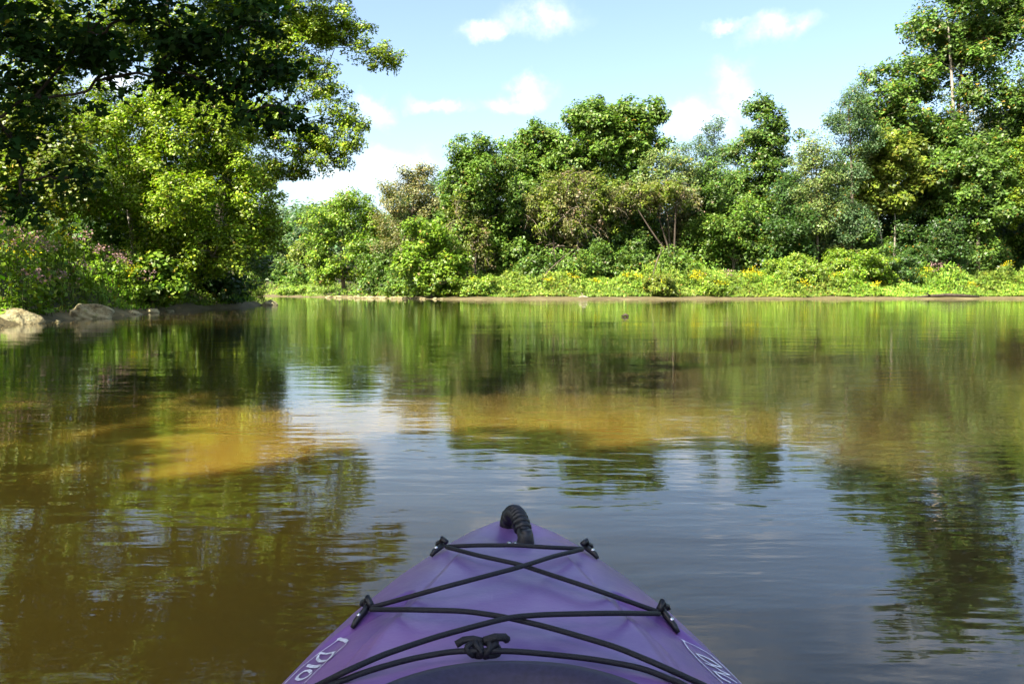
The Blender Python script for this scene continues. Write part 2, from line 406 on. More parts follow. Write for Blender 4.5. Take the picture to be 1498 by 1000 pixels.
def tree(name, label, base, blobs, clump=.6, per=38, size=.22, pal='mid', k=1.0, trunk_r=.22, bark=M_BARK, group=None, cat='tree', twig=10, stems=1, limb_parts=False, leaf_mat=None, upper=(), **kw):
    base = np.asarray(base, float)
    if len(base) == 2: base = np.array([base[0], base[1], gz(*base)])
    e = empty(name, base)
    tag(e, label, cat, group)
    if base[1] > 33 or base[1] < 0:
        kw.setdefault('shape', TRI); size, per = size * 1.02, int(per * 1.0)
    arr, tips = foliage(blobs, clump, per, size, pal, k, **kw)
    if upper:                       # the part of the crown above the view: larger, fewer leaves
        a2, t2 = foliage(upper, .7, 30, .26, pal, .6, shape=RHOMB, billow=0); arr, tips, blobs = arr + a2, tips + t2, list(blobs) + list(upper)
    link('crown', leaf_mesh('crown', arr, base), leaf_mat or M_LEAF, e)
    mb = MB(); limbs = []
    order = sorted(range(len(blobs)), key=lambda i: -blobs[i][0][2])
    main = order[:stems]
    axes = []
    for q, i in enumerate(main):
        b0 = base + np.array([rng.normal() * .3 * (stems > 1), rng.normal() * .3 * (stems > 1), -.25])
        pts = curve_pts(b0, blobs[i][0] + np.array([0, 0, .3 * blobs[i][1][2]]), 0, 10, .03)
        rad = trunk_r * (1 if stems == 1 else .65) * np.linspace(1, .16, 10)
        rad[0] *= 1.35
        mb.tube(pts, rad, 8)
        axes.append((pts, rad))
    nodes = [(p, q, 0) for ax, rad in axes for p, q in zip(ax[2:9], rad[2:9])]
    mean = np.mean([ax[3] for ax, _ in axes], 0)
    for i in sorted(range(len(blobs)), key=lambda i: np.linalg.norm(blobs[i][0] - mean)):
        c, r = blobs[i]
        cost = [np.linalg.norm(c - p) + 1.2 * max(0, p[2] - c[2] + .15 * r[2]) + .25 * lv for p, q, lv in nodes]
        p0, q0, lv = nodes[int(np.argmin(cost))]
        tgt = mb
        if limb_parts: tgt = MB(); limbs.append(tgt)
        L = np.linalg.norm(c - p0)
        lp = curve_pts(p0, c, .10, 9, .09)
        lp[1:-1] += rng.normal(size=(7, 3)) * .025 * L
        lr = np.linspace(max(.018, min(q0 * .7, .018 + .018 * L)), .018, 9)
        tgt.tube(lp, lr, 6 if base[1] < 50 else 5)
        nodes += [(lp[j], lr[j], lv + 1) for j in (3, 5, 7)]
        ts = tips[i]
        for s in rng.choice(len(ts), min(twig, len(ts)), replace=False):
            dd = np.linalg.norm(lp[3:] - ts[s], axis=1)
            jj = 3 + int(np.argmin(dd + rng.random(6) * .3 * L))
            tw = curve_pts(lp[jj], ts[s], .10, 6, .13)
            tgt.tube(tw, np.linspace(min(lr[jj] * .6, .03), .006, 6), 4 if base[1] < 50 else 3, cap=False)
    t = link('trunk', mb.mesh('trunk', True, base), bark, e)
    for l in limbs: link('limb', l.mesh('limb', True, base), bark, e)
    return e

def base_of(px, Y, raw=False):
    if not raw: Y = set_back(px, Y)
    return np.array([(px - CX) / F_PX * Y, Y])

# --- far bank, upstream to downstream
G_FAR = 'trees standing along the far bank'
tree('broadleaf_tree', 'rounded bright yellow-green tree above the rocky shore where the river bends away', base_of(505, 76),
     px_blobs(76, [(505, 318, 50, 38), (470, 345, 35, 50), (530, 350, 32, 55), (500, 385, 50, 35), (550, 400, 26, 30), (478, 400, 30, 26)]), pal='lime', size=.24, autumn=.04)
tree('broadleaf_tree', 'sparse brownish olive tree leaning out beside the bright yellow-green one', base_of(608, 72),
     px_blobs(72, [(612, 268, 32, 32), (585, 300, 36, 36), (632, 300, 36, 45), (590, 340, 40, 40), (570, 365, 26, 40), (605, 375, 50, 40), (645, 350, 30, 50)]), pal='tan', size=.18, k=1.0, per=42, twig=16, autumn=.02)
tree('vine_draped_tree', 'tall mid-green tree hung with leafy vines above the start of the sandy strip', base_of(712, 64),
     px_blobs(64, [(695, 222, 26, 28), (715, 262, 48, 44), (680, 290, 34, 50), (735, 310, 38, 60), (700, 350, 46, 50), (745, 375, 28, 40), (690, 235, 30, 30)]), pal='mid', size=.24, per=44, k=1.15)
tree('shrubby_tree', 'bushy bright green young tree hanging over the stones at the waterline', base_of(632, 62.5),
     px_blobs(62.5, [(632, 345, 34, 34), (612, 385, 34, 34), (655, 395, 40, 32), (636, 412, 46, 20)]), pal='lime', size=.26, trunk_r=.13, clump=.55)
tree('broadleaf_tree', 'broad green tree behind the vine-draped tree, beside the tallest one', base_of(785, 76),
     px_blobs(76, [(785, 208, 42, 30), (765, 235, 36, 34), (805, 250, 40, 40), (780, 290, 50, 44), (815, 215, 24, 28), (790, 240, 50, 40)]), pal='mid', size=.27, k=1.1, bark=M_DARK)
tree('sycamore_tree', 'tallest open-crowned tree over the brown vine thicket, pale limbs showing through', base_of(895, 74),
     px_blobs(74, [(895, 165, 36, 32), (860, 180, 28, 30), (935, 185, 36, 36), (840, 175, 20, 16), (955, 165, 18, 18), (910, 215, 48, 34), (865, 235, 40, 36), (945, 225, 34, 30), (900, 262, 54, 28), (845, 215, 30, 30), (890, 205, 50, 40)]), pal='mid', size=.30, k=1.1, bark=M_PALE, trunk_r=.3, twig=14)
tree('slender_tree', 'pale green leaning tree with a thin grey stem between thicket and dense mound', base_of(985, 66),
     px_blobs(66, [(970, 240, 32, 20), (995, 250, 30, 18), (950, 262, 22, 16), (985, 275, 36, 20)]), pal='pale', size=.22, k=1.1, bark=M_BARK, trunk_r=.11)
tree('feathery_tree', 'wispy blue-green tree with feathery foliage against the cloud', base_of(1045, 84),
     px_blobs(84, [(1045, 195, 16, 26), (1032, 230, 26, 26), (1062, 235, 24, 30), (1045, 270, 36, 30), (1005, 222, 22, 14), (1020, 265, 28, 26), (1060, 290, 40, 30)]), pal='blue', size=.17, k=1.0, per=34, clump=.5, trunk_r=.14, bark=M_DARK)
tree('broadleaf_tree', 'tall narrow-topped tree beside the wispy blue-green one', base_of(1112, 78),
     px_blobs(78, [(1110, 155, 20, 22), (1112, 190, 36, 28), (1145, 195, 24, 20), (1090, 225, 32, 28), (1130, 228, 36, 24), (1100, 262, 40, 28), (1135, 270, 34, 26), (1105, 300, 44, 30)]), pal='green', size=.27, k=1.0, bark=M_DARK, autumn=.03)
tree('rounded_tree', 'dense rounded bright green tree low on the bank behind the goldenrod', base_of(1072, 63.5),
     px_blobs(63.5, [(1075, 318, 42, 32), (1030, 345, 36, 36), (1115, 345, 36, 36), (1070, 365, 56, 34), (1020, 375, 32, 22), (1125, 378, 32, 24)]), pal='mid', size=.24, per=46, clump=.7, k=1.1, trunk_r=.16)
tree('feathery_tree', 'thin pale green tree between narrow-topped and dark blue-green trees', base_of(1195, 70),
     px_blobs(70, [(1192, 212, 20, 22), (1172, 240, 22, 24), (1190, 240, 26, 30), (1205, 265, 28, 30), (1180, 290, 26, 26), (1215, 300, 24, 30), (1195, 320, 36, 30)]), pal='pale', size=.18, k=1.1, per=36, twig=16, trunk_r=.13)
tree('feathery_tree', 'dark blue-green fine-leaved tree beside the great sycamore', base_of(1238, 70),
     px_blobs(70, [(1240, 160, 36, 30), (1225, 185, 24, 24), (1255, 205, 32, 34), (1240, 250, 30, 36), (1230, 300, 32, 40), (1255, 340, 34, 40)]), pal='blue', size=.17, per=42, k=1.0)
tree('feathery_tree', 'slim dark blue-green tree rising from behind the dense rounded tree', base_of(1152, 69),
     px_blobs(69, [(1150, 255, 26, 22), (1140, 295, 28, 32), (1166, 285, 24, 26), (1150, 335, 34, 36)]), pal='blue', size=.17, per=42, trunk_r=.12, bark=M_DARK)
tree('sycamore_tree', 'great spreading sycamore towering over the far bank with pale twin stems', base_of(1390, 66),
     px_blobs(66, [(1385, 30, 66, 40), (1450, 60, 66, 56), (1345, 38, 26, 28), (1400, 100, 60, 44), (1320, 120, 46, 34), (1290, 150, 40, 30), (1460, 150, 60, 56), (1360, 170, 60, 44), (1300, 190, 50, 34), (1420, 220, 60, 50), (1330, 240, 40, 30), (1420, -40, 90, 50), (1520, 30, 70, 80), (1530, 160, 60, 70), (1370, 215, 50, 36), (1390, 265, 60, 36), (1340, 300, 50, 36), (1480, 240, 60, 50)]),
     pal='green', size=.32, per=40, clump=.8, k=1.1, bark=M_PALE, trunk_r=.5, stems=2, autumn=.05, twig=12)
tree('sycamore_tree', 'big-leaved yellow-green sycamore with thin bare stems below its crown', base_of(1300, 64),
     px_blobs(64, [(1300, 222, 48, 26), (1270, 260, 34, 30), (1330, 262, 36, 30), (1262, 300, 28, 36), (1300, 290, 40, 24)]), pal='olive', size=.33, per=36, clump=.6, k=1.2, bark=M_PALE, trunk_r=.16, stems=3)
tree('broadleaf_tree', 'dense mid-green tree in front of the great sycamore\'s trunk', base_of(1430, 62.5),
     px_blobs(62.5, [(1420, 240, 44, 40), (1455, 270, 40, 40), (1400, 290, 36, 30), (1440, 310, 44, 30), (1380, 255, 32, 28)]), pal='green', size=.3, per=36, clump=.6, trunk_r=.2)
tree('rounded_tree', 'glossy yellow-green tree at the downstream end of the flowery bank', base_of(1535, 62),
     px_blobs(62, [(1520, 250, 40, 50), (1560, 220, 50, 60), (1510, 300, 36, 34), (1560, 310, 50, 50), (1600, 270, 50, 60)]), pal='yellow', size=.28)
tree('broadleaf_tree', 'tall green tree standing past the glossy yellow-green one', base_of(1660, 64),
     px_blobs(64, [(1660, 120, 70, 70), (1640, 210, 70, 60), (1690, 250, 70, 60), (1660, 320, 80, 60)]), pal='mid', size=.32, clump=.8)
for x, pal in ((1770, 'green'), (1880, 'mid'), (2000, 'lime'), (2120, 'green')):
    tree('broadleaf_tree', 'tree further downstream along the far bank', base_of(x, 66), px_blobs(66, [(x, 130, 80, 60), (x - 40, 210, 80, 60), (x + 40, 240, 80, 60), (x, 330, 100, 70)]), pal=pal, size=.4, clump=1.0, group='trees downstream along the far bank')
# understorey
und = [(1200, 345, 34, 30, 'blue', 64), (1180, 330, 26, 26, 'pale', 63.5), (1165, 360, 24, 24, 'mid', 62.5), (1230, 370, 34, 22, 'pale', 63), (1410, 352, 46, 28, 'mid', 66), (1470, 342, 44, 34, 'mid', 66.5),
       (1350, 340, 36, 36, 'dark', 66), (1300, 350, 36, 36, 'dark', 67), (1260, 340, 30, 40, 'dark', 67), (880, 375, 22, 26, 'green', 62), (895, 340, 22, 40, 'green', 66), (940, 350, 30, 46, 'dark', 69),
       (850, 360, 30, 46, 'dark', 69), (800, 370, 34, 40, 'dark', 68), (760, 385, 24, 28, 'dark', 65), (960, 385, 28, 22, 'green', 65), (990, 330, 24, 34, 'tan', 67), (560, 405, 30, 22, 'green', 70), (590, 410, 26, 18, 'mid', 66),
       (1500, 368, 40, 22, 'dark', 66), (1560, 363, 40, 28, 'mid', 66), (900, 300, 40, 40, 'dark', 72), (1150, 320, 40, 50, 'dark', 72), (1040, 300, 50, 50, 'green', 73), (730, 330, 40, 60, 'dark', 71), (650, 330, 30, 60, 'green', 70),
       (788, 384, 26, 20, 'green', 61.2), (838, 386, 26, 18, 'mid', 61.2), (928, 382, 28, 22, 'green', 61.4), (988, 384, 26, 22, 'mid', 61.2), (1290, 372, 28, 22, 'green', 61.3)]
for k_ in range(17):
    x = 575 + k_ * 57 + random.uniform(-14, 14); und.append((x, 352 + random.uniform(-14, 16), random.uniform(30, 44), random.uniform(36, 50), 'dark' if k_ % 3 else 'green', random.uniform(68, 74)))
UL = ['bluish shrub below the thin pale green tree', 'pale tall shrub leaning on the dense rounded tree', 'fresh green low shrub at the foot of the dense rounded tree', 'pale low shrub behind the large rounded light green bush',
      'fresh green broad shrub below the great sycamore', 'fresh green tall shrub below the glossy yellow-green tree', 'dark shrub between the bare stems and the great sycamore', 'dark shrub straight behind the thin bare stems', 'dark shrub beside the thin bare stems, below the blue-green tree',
      'deep green low shrub standing alone in front of the dry vine tangle', 'deep green column of ivy leaves beside the dry vine tangle', 'dark shrub behind the thin grey stem', 'dark shrub in the hollow under the dry vine tangle', 'dark shrub between the dry vine tangle and vine-draped tree', 'dark low shrub at the foot of the vine-draped tree',
      'deep green low shrub at the foot of the thin grey stem', 'brownish shrub behind the thin grey stem', 'deep green shrub above the stones, below the olive tree', 'fresh green low shrub above the stones beside the bushy young tree', 'dark low shrub behind the last goldenrod downstream',
      'fresh green shrub at the foot of the glossy yellow-green tree', 'dark shrub under the tallest open-crowned tree', 'dark shrub behind the dense rounded tree', 'deep green tall shrub under the wispy blue-green tree', 'dark shrub behind the vine-draped tree', 'deep green tall shrub behind the bushy young tree',
      'deep green low shrub in front of the dark hollow beside the vine-draped tree', 'fresh green low shrub by the pale bare branch', 'deep green low shrub between the lone shrub and thin grey stem', 'fresh green low shrub hiding the foot of the thin grey stem', 'deep green low shrub hiding the feet of the thin bare stems']
UW = {'blue': 'bluish', 'pale': 'pale', 'mid': 'fresh green', 'dark': 'dark green', 'green': 'deep green', 'tan': 'brownish'}
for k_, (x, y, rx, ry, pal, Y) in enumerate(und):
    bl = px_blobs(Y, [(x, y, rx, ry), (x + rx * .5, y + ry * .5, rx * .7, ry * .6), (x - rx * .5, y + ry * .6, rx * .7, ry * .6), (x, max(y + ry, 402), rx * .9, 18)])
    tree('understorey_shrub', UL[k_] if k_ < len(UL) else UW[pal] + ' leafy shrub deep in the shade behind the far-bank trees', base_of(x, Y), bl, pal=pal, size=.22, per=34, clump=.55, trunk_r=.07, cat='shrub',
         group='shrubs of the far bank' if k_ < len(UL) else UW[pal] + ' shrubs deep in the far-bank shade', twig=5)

# dead vine thicket: drooping grey-brown strands over small trees
def vine_thicket(name, label, base, rows, Y, n, pal='brown'):
    b = np.array([*base, gz(*base)])
    e = tag(empty(name, b), label, 'thicket')
    mb = MB(); leafs = []
    bl = px_blobs(Y, rows)
    top = max(bl, key=lambda q: q[0][2])
    trunk = MB()
    for c, r in bl:
        trunk.tube(curve_pts(b + np.array([rng.normal() * .6, rng.normal() * .6, -.2]), c + np.array([0, 0, .5 * r[2]]), 0, 9, .05), np.linspace(.12, .03, 9), 6)
    for c, r in bl:
        for k_ in range(n):
            d = unit(rng.normal(size=3))
            s = c + d * r * rng.uniform(.3, 1.0)
            L = rng.uniform(.4, 1.1) * r[2]
            side = unit(rng.normal(size=3) * np.array([1, 1, .6]))
            t = np.linspace(0, 1, 8)[:, None]
            pts = s + side * t * L * .8 + np.array([0, 0, -.65]) * (t ** 2) * L + np.cumsum(rng.normal(size=(8, 3)) * .06, 0)
            mb.tube(pts, np.linspace(.022, .008, 8), 3, cap=False)
            q = pts[2:]
            q = np.repeat(q, 3, 0) + rng.normal(size=(len(q) * 3, 3)) * .16
            leafs.append(leaf_arrays(q, rng.normal(size=(len(q), 3)) + np.array([0, -.4, .5]), .2 * rng.uniform(.5, 1.3, len(q)), tints(len(q), pal if rng.random() < .65 else 'olive'), BLADE if rng.random() < .5 else RHOMB))
    arr, _ = foliage(bl, .45, 22, .19, 'tan', .55, 0, shape=TRI)
    leafs += arr
    arr, _ = foliage(bl, .45, 34, .2, 'olive', .6, 0, shape=TRI)
    leafs += arr
    link('stem', trunk.mesh('stem', True, b), M_DARK, e)
    link('dry_vine', mb.mesh('dry_vine', True, b), M_TWIG, e)
    link('foliage', leaf_mesh('foliage', leafs, b), M_LEAF, e)
M_TWIG = bark_material('dry_twig', (.13, .10, .07), (.30, .25, .19), 4)
vine_thicket('vine_thicket', 'wide tangle of dry brown vines draped under the tallest tree', base_of(830, 64), [(845, 272, 34, 24), (815, 285, 34, 34), (800, 320, 34, 44), (860, 305, 36, 50), (835, 340, 34, 40)], 64, 46)
vine_thicket('vine_thicket', 'brown tangle hanging from the vine-draped tree', base_of(700, 61.5), [(672, 320, 16, 40), (700, 360, 20, 40)], 61.8, 34)
vine_thicket('vine_thicket', 'small brown tangle beside the thin grey stem', base_of(990, 63), [(990, 285, 34, 26), (950, 290, 26, 26), (915, 290, 22, 30)], 64, 36)

# --- woods behind and the hill
G_BK = 'trees in the wood behind the far bank'
for k_, (x, y, rx, ry, Y, pal) in enumerate([(425, 350, 26, 40, 112, 'green'), (450, 372, 26, 36, 104, 'olive'), (415, 395, 22, 26, 100, 'green'), (440, 405, 26, 22, 94, 'mid'), (400, 345, 22, 46, 122, 'blue'), (380, 360, 24, 50, 118, 'blue'),
                                             (460, 330, 30, 40, 108, 'blue'), (350, 350, 30, 50, 115, 'green'), (300, 340, 30, 50, 112, 'green'), (250, 340, 40, 50, 110, 'blue')]):
    tree('distant_tree', {'green': 'hazy green', 'olive': 'olive', 'mid': 'fresh green', 'blue': 'bluish'}[pal] + ' tree seen up the channel beyond the bushy point', base_of(x, Y),
         px_blobs(Y, [(x, y, rx, ry * .6), (x + rx * .4, y + ry * .6, rx * .8, ry * .6), (x - rx * .4, y + ry * .5, rx * .8, ry * .6)]), pal=pal, size=.4, clump=1.0, per=34, trunk_r=.25, group='distant trees up the channel, ' + pal, twig=5)
SKYLINE = ([540, 600, 640, 700, 760, 820, 900, 980, 1040, 1100, 1160, 1230, 1300, 1400, 1700], [305, 268, 250, 236, 226, 220, 228, 246, 254, 254, 250, 215, 180, 150, 140])
for k_ in range(23):
    x = 560 + k_ * 46 + random.uniform(-12, 12); Y = random.uniform(80, 94)
    y = np.interp(x, *SKYLINE) + random.uniform(0, 18)
    rows = [(x, y + 26, 30, 26), (x - 20, y + 62, 36, 32), (x + 22, y + 66, 36, 34), (x, y + 100, 46, 34), (x - 10, y + 140, 48, 36)]
    if y < 210: rows += [(x + 15, y + 180, 50, 40), (x - 15, y + 215, 50, 40)]
    pal = ('green', 'mid', 'blue', 'green', 'tan')[k_ % 5]
    tree('background_tree', {'green': 'deep green', 'mid': 'fresh green', 'blue': 'bluish green', 'tan': 'brownish'}[pal] + ' tree filling the wood behind the far bank', base_of(x, Y), px_blobs(Y, rows),
         pal=pal, size=.3, clump=.85, per=34, k=.8, group=pal + ' trees in the wood behind the far bank', twig=4)
# the far hill's wood, one mass
hp = []
hx_ = rng.normal(size=420) * 60 - 95; hy_ = rng.normal(size=420) * 55 + 220
ok = hy_ > 140
hx_, hy_ = hx_[ok], hy_[ok]
hzz = ground(hx_, hy_)
bl = [(np.array([a, b, c + 5]), np.array([4, 4, 5.])) for a, b, c in zip(hx_, hy_, hzz)]
arr, _ = foliage(bl, 2.2, 16, 1.2, 'blue', .5, 0, shape=TRI, billow=0)
tag(link('hillside_wood', leaf_mesh('hillside_wood', arr), M_LEAF), 'distant wooded hill rising beyond the bend', 'wood', kind='stuff')

# --- left bank
tree('overhanging_tree', 'sunlit yellow-green tree leaning from the bank over dark water', (-13.2, 29.5),
     px_blobs(29, [(235, 175, 62, 46), (200, 230, 70, 55), (290, 225, 62, 50, 1), (250, 290, 80, 55, -1), (340, 265, 50, 50, 1), (170, 300, 56, 50, -1), (330, 330, 66, 46), (375, 345, 36, 46, 1), (240, 350, 60, 40, -1), (385, 290, 26, 40, 2), (310, 375, 60, 34, -.5), (160, 180, 40, 40), (300, 165, 48, 36, 1), (330, 200, 44, 36, 2)]),
     pal='gold', size=.115, per=84, clump=.40, k=.95, trunk_r=.2, stems=3, bark=M_PALE, twig=14, var=.3, billow=6)
tree('leaning_tree', 'tall tree reaching a long bare limb out over the river', (-13.8, 36.5),
     px_blobs(36, [(440, 50, 50, 36), (500, 60, 44, 32), (545, 80, 30, 24), (400, 20, 60, 46), (470, 20, 50, 24), (450, 95, 40, 22), (380, 90, 50, 50), (572, 84, 16, 14),
                   (495, 165, 32, 18), (520, 185, 26, 14), (500, 212, 34, 16), (455, 195, 40, 26), (480, 235, 34, 14), (430, 230, 36, 30), (410, 180, 40, 40), (400, 260, 40, 30), (470, 130, 40, 16), (330, -20, 80, 50), (430, -50, 90, 40), (365, 185, 50, 45), (330, 140, 50, 45), (370, 250, 46, 36), (420, -130, 90, 60), (500, -40, 40, 30)]),
     pal='gold', size=.125, per=58, clump=.36, k=.95, trunk_r=.34, bark=M_DARK, limb_parts=True, twig=9, autumn=.02, flat=.65, billow=6)
tree('broadleaf_tree', 'shady green tree rising behind the bank flowers', (-18.5, 26),
     px_blobs(26, [(60, 180, 70, 50), (20, 220, 70, 60), (100, 240, 60, 60), (60, 290, 80, 50), (-60, 170, 90, 70), (-40, 260, 90, 70)]), pal='olive', size=.14, per=64, clump=.5, k=.7, autumn=.03, trunk_r=.3)
tree('broadleaf_tree', 'tall yellow-green tree high on the bank behind the overhanging one', (-19, 37),
     px_blobs(37, [(200, 40, 80, 50), (280, 60, 70, 50), (120, 70, 70, 50), (340, 110, 50, 50), (230, 110, 50, 34), (60, 60, 70, 60), (330, 20, 60, 50), (90, 150, 60, 50), (150, 220, 70, 60), (0, 0, 80, 60), (180, -60, 110, 70), (320, -80, 100, 70), (50, -80, 110, 80), (250, -170, 120, 70), (310, 170, 56, 50), (270, 140, 50, 40)]), pal='yellow', size=.16, per=56, clump=.55, k=.95, trunk_r=.3)
tree('broadleaf_tree', 'dark tree deep in the wood of the near bank', (-25, 31), px_blobs(33, [(0, 250, 120, 110), (130, 300, 110, 90), (250, 320, 110, 80), (-120, 200, 120, 120), (100, 380, 130, 50)]), pal='green', size=.3, per=36, clump=.7, k=.8, trunk_r=.3)
tree('broadleaf_tree', 'dark tree growing on the low point of land at the bend', (-17, 43), px_blobs(43, [(300, 300, 60, 60), (340, 350, 50, 50), (270, 380, 60, 40), (370, 380, 26, 34), (240, 260, 70, 70)]), pal='green', size=.25, per=40, clump=.6, trunk_r=.25)
tree('understorey_shrub', 'grassy rounded bush at the tip of the bushy point', (-13.3, 39.5), px_blobs(39.6, [(358, 415, 22, 18), (335, 418, 24, 18), (375, 425, 12, 12)]), pal='lime', size=.2, per=46, clump=.3, trunk_r=.05, cat='shrub', shape=BLADE, droop=.5)
tree('understorey_shrub', 'dark bush in the shade below the overhanging tree', (-13.4, 32), px_blobs(33, [(300, 410, 40, 30), (330, 420, 36, 22), (265, 415, 26, 26)]), pal='dark', size=.18, per=40, clump=.35, trunk_r=.06, cat='shrub')
tree('understorey_shrub', 'leafy sunlit sapling rooted at the muddy edge', (-11.9, 26.2), px_blobs(26.2, [(228, 425, 28, 16), (255, 420, 16, 20), (205, 400, 26, 22), (240, 395, 24, 16)]), pal='lime', size=.17, per=36, clump=.28, trunk_r=.05, cat='shrub')

# the near overhanging maple: trunk out of view on the bank, boughs reaching into view
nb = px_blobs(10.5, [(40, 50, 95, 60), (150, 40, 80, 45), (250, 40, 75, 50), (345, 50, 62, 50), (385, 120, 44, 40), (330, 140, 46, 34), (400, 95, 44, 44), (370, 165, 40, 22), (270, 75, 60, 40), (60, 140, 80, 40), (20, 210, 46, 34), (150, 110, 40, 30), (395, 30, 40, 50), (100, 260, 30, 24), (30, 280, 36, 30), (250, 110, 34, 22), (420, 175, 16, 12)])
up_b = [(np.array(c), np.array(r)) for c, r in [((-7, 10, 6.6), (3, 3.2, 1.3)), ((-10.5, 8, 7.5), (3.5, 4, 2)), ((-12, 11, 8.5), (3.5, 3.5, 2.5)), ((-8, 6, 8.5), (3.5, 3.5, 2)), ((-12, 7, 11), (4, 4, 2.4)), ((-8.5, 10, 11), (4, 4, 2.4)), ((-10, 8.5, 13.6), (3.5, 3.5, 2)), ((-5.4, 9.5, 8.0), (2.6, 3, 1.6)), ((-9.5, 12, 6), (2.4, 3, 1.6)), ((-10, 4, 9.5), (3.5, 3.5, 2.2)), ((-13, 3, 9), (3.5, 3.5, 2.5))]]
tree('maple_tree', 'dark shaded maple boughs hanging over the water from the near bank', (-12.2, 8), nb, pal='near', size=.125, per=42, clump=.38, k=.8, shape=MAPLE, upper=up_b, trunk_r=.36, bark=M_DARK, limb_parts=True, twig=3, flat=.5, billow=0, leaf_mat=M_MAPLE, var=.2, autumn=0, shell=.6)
for bx_, by_, hh in ((-14.5, -1, 15), (-10.2, -8.1, 13.5), (-23.7, 13.0, 10.5)):
    z0 = gz(bx_, by_)
    bl = [(np.array([bx_ + dx, by_ + dy, z0 + hh * h]), np.array([r, r, r * .7])) for dx, dy, h, r in ((0, 0, .9, 2.4), (1.8, .5, .72, 2.8), (-1.6, 1, .7, 2.8), (.3, -2, .65, 2.8), (1, 2.2, .55, 2.6), (-1, -.6, .45, 2.6), (4.2, .3, .72, 3), (4.0, -2.0, .55, 2.6), (2.6, 2.2, .8, 2.6))]
    tree('bank_tree', 'leafy tree on the near bank shading the water beside the maple', (bx_, by_), bl, pal='green', size=.4, per=30, clump=.6, k=.9, group='shade trees beside the maple', twig=5, trunk_r=.28)

# ------------------------------------------------------------------ herbs, grass and flowers
def along(line, t0, t1, n):
    seg = np.linalg.norm(np.diff(line, axis=0), axis=1); cum = np.concatenate([[0], np.cumsum(seg)])
    return None
def scatter(xr, yr, n, dmin, dmax, side):
    P = np.stack([rng.uniform(*xr, n), rng.uniform(*yr, n)], 1)
    d = seg_dist(P, RIGHT if side == 'r' else LEFT)
    k = (~inside(P)) & (d > dmin + (1.6 * (value_noise(P[:, 0], P[:, 1], 77, 1.9) - .6) if side == 'r' else 0)) & (d < dmax)
    return P[k], d[k]
def herb_layer(name, label, P, d, hmax, pal, size, seed, ramp_in):
    h = hmax * np.clip((d - ramp_in[0]) / (ramp_in[1] - ramp_in[0]), .12, 1) * (.35 + .9 * value_noise(P[:, 0], P[:, 1], seed, 1.6) ** 1.3) * (.7 + .6 * value_noise(P[:, 0], P[:, 1], seed + 1, .55))
    z = ground(P[:, 0], P[:, 1]) + h * rng.random(len(P)) ** .4
    Q = np.column_stack([P, z])
    up = rng.random(len(P)) < .35
    N = rng.normal(size=(len(P), 3)) * .45 + np.array([0, -.15, .6]) + np.array(sd) * .4
    N[up] = rng.normal(size=(up.sum(), 3)) * np.array([1, 1, .25])
    patch = value_noise(P[:, 0], P[:, 1], seed + 2, 2.3)
    tn = tints(len(P), pal, .34, .02) * (1.4 - .8 * patch)[:, None] * np.stack([np.ones(len(P)), 1 + .25 * (value_noise(P[:, 0], P[:, 1], seed + 5, 3.1) - .5), 1 + .5 * value_noise(P[:, 0], P[:, 1], seed + 6, 2.0)], 1)
    sz = size * rng.uniform(.5, 1.3, len(P))
    a = leaf_arrays(Q[~up], N[~up], sz[~up], tn[~up], TRI)
    b = leaf_arrays(Q[up], N[up], sz[up] * 1.7, tn[up], BLADE, np.tile([[0, 0, 1.]], (up.sum(), 1)))
    return tag(link(name, leaf_mesh(name, [a, b]), M_HERB), label, kind='stuff')
P, d = scatter((-9, 66), (57, 75), 210000, 2.4, 11, 'r')
herb_layer('ground_cover', 'bright green grass and weeds along the far bank', P, d, 1.8, 'grass', .25, 20, (2.3, 5.4))
P, d = scatter((-34, -8), (60, 110), 30000, .8, 7, 'r')
herb_layer('ground_cover', 'green weeds above the stones upstream of the sandy strip', P, d, .9, 'grass', .2, 30, (.6, 3))
P, d = scatter((-24, -9), (12, 48), 120000, .3, 8, 'l')
herb_layer('ground_cover', 'tall tangled herbs covering the near bank', P, d, 1.5, 'lime', .13, 40, (.3, 2.2))

def bush(px, py, rx, ry, Y, pal, label, group=None):
    bl = px_blobs(Y, [(px, py, rx, ry), (px + rx * .55, py + ry * .35, rx * .6, ry * .6), (px - rx * .55, py + ry * .35, rx * .6, ry * .6), (px, min(py + ry * .8, 424), rx * 1.1, ry * .7), (px - rx * .5, min(py + ry * 1.3, 426), rx * .8, ry * .6), (px + rx * .5, min(py + ry * 1.3, 426), rx * .8, ry * .6)], raw=True)
    return tree('bank_bush', label, base_of(px, Y, True), bl, pal=pal, size=.17, per=40, clump=.34, trunk_r=.04, cat='bush', group=group, twig=5, k=.8)
bush(1163, 390, 38, 15, 66.5, 'grass', 'large rounded light green bush on the far bank by the goldenrod')
bush(1255, 382, 50, 18, 68, 'lime', 'broad domed bush on the far bank below the bare stems')
bush(1305, 388, 32, 15, 67.5, 'dark', 'dark low bush beside the broad domed bush')
bush(965, 412, 20, 11, 61, 'olive', 'olive weedy bush on the far bank below the thin grey stem')
bush(1045, 413, 17, 10, 61.5, 'grass', 'leafy light green bush beside the yellowest goldenrod')
bush(700, 415, 24, 10, 61, 'grass', 'sprawling green bush at the start of the sandy strip')
bush(460, 428, 40, 6, 84, 'grass', 'low strip of bright weeds where the channel bends away')

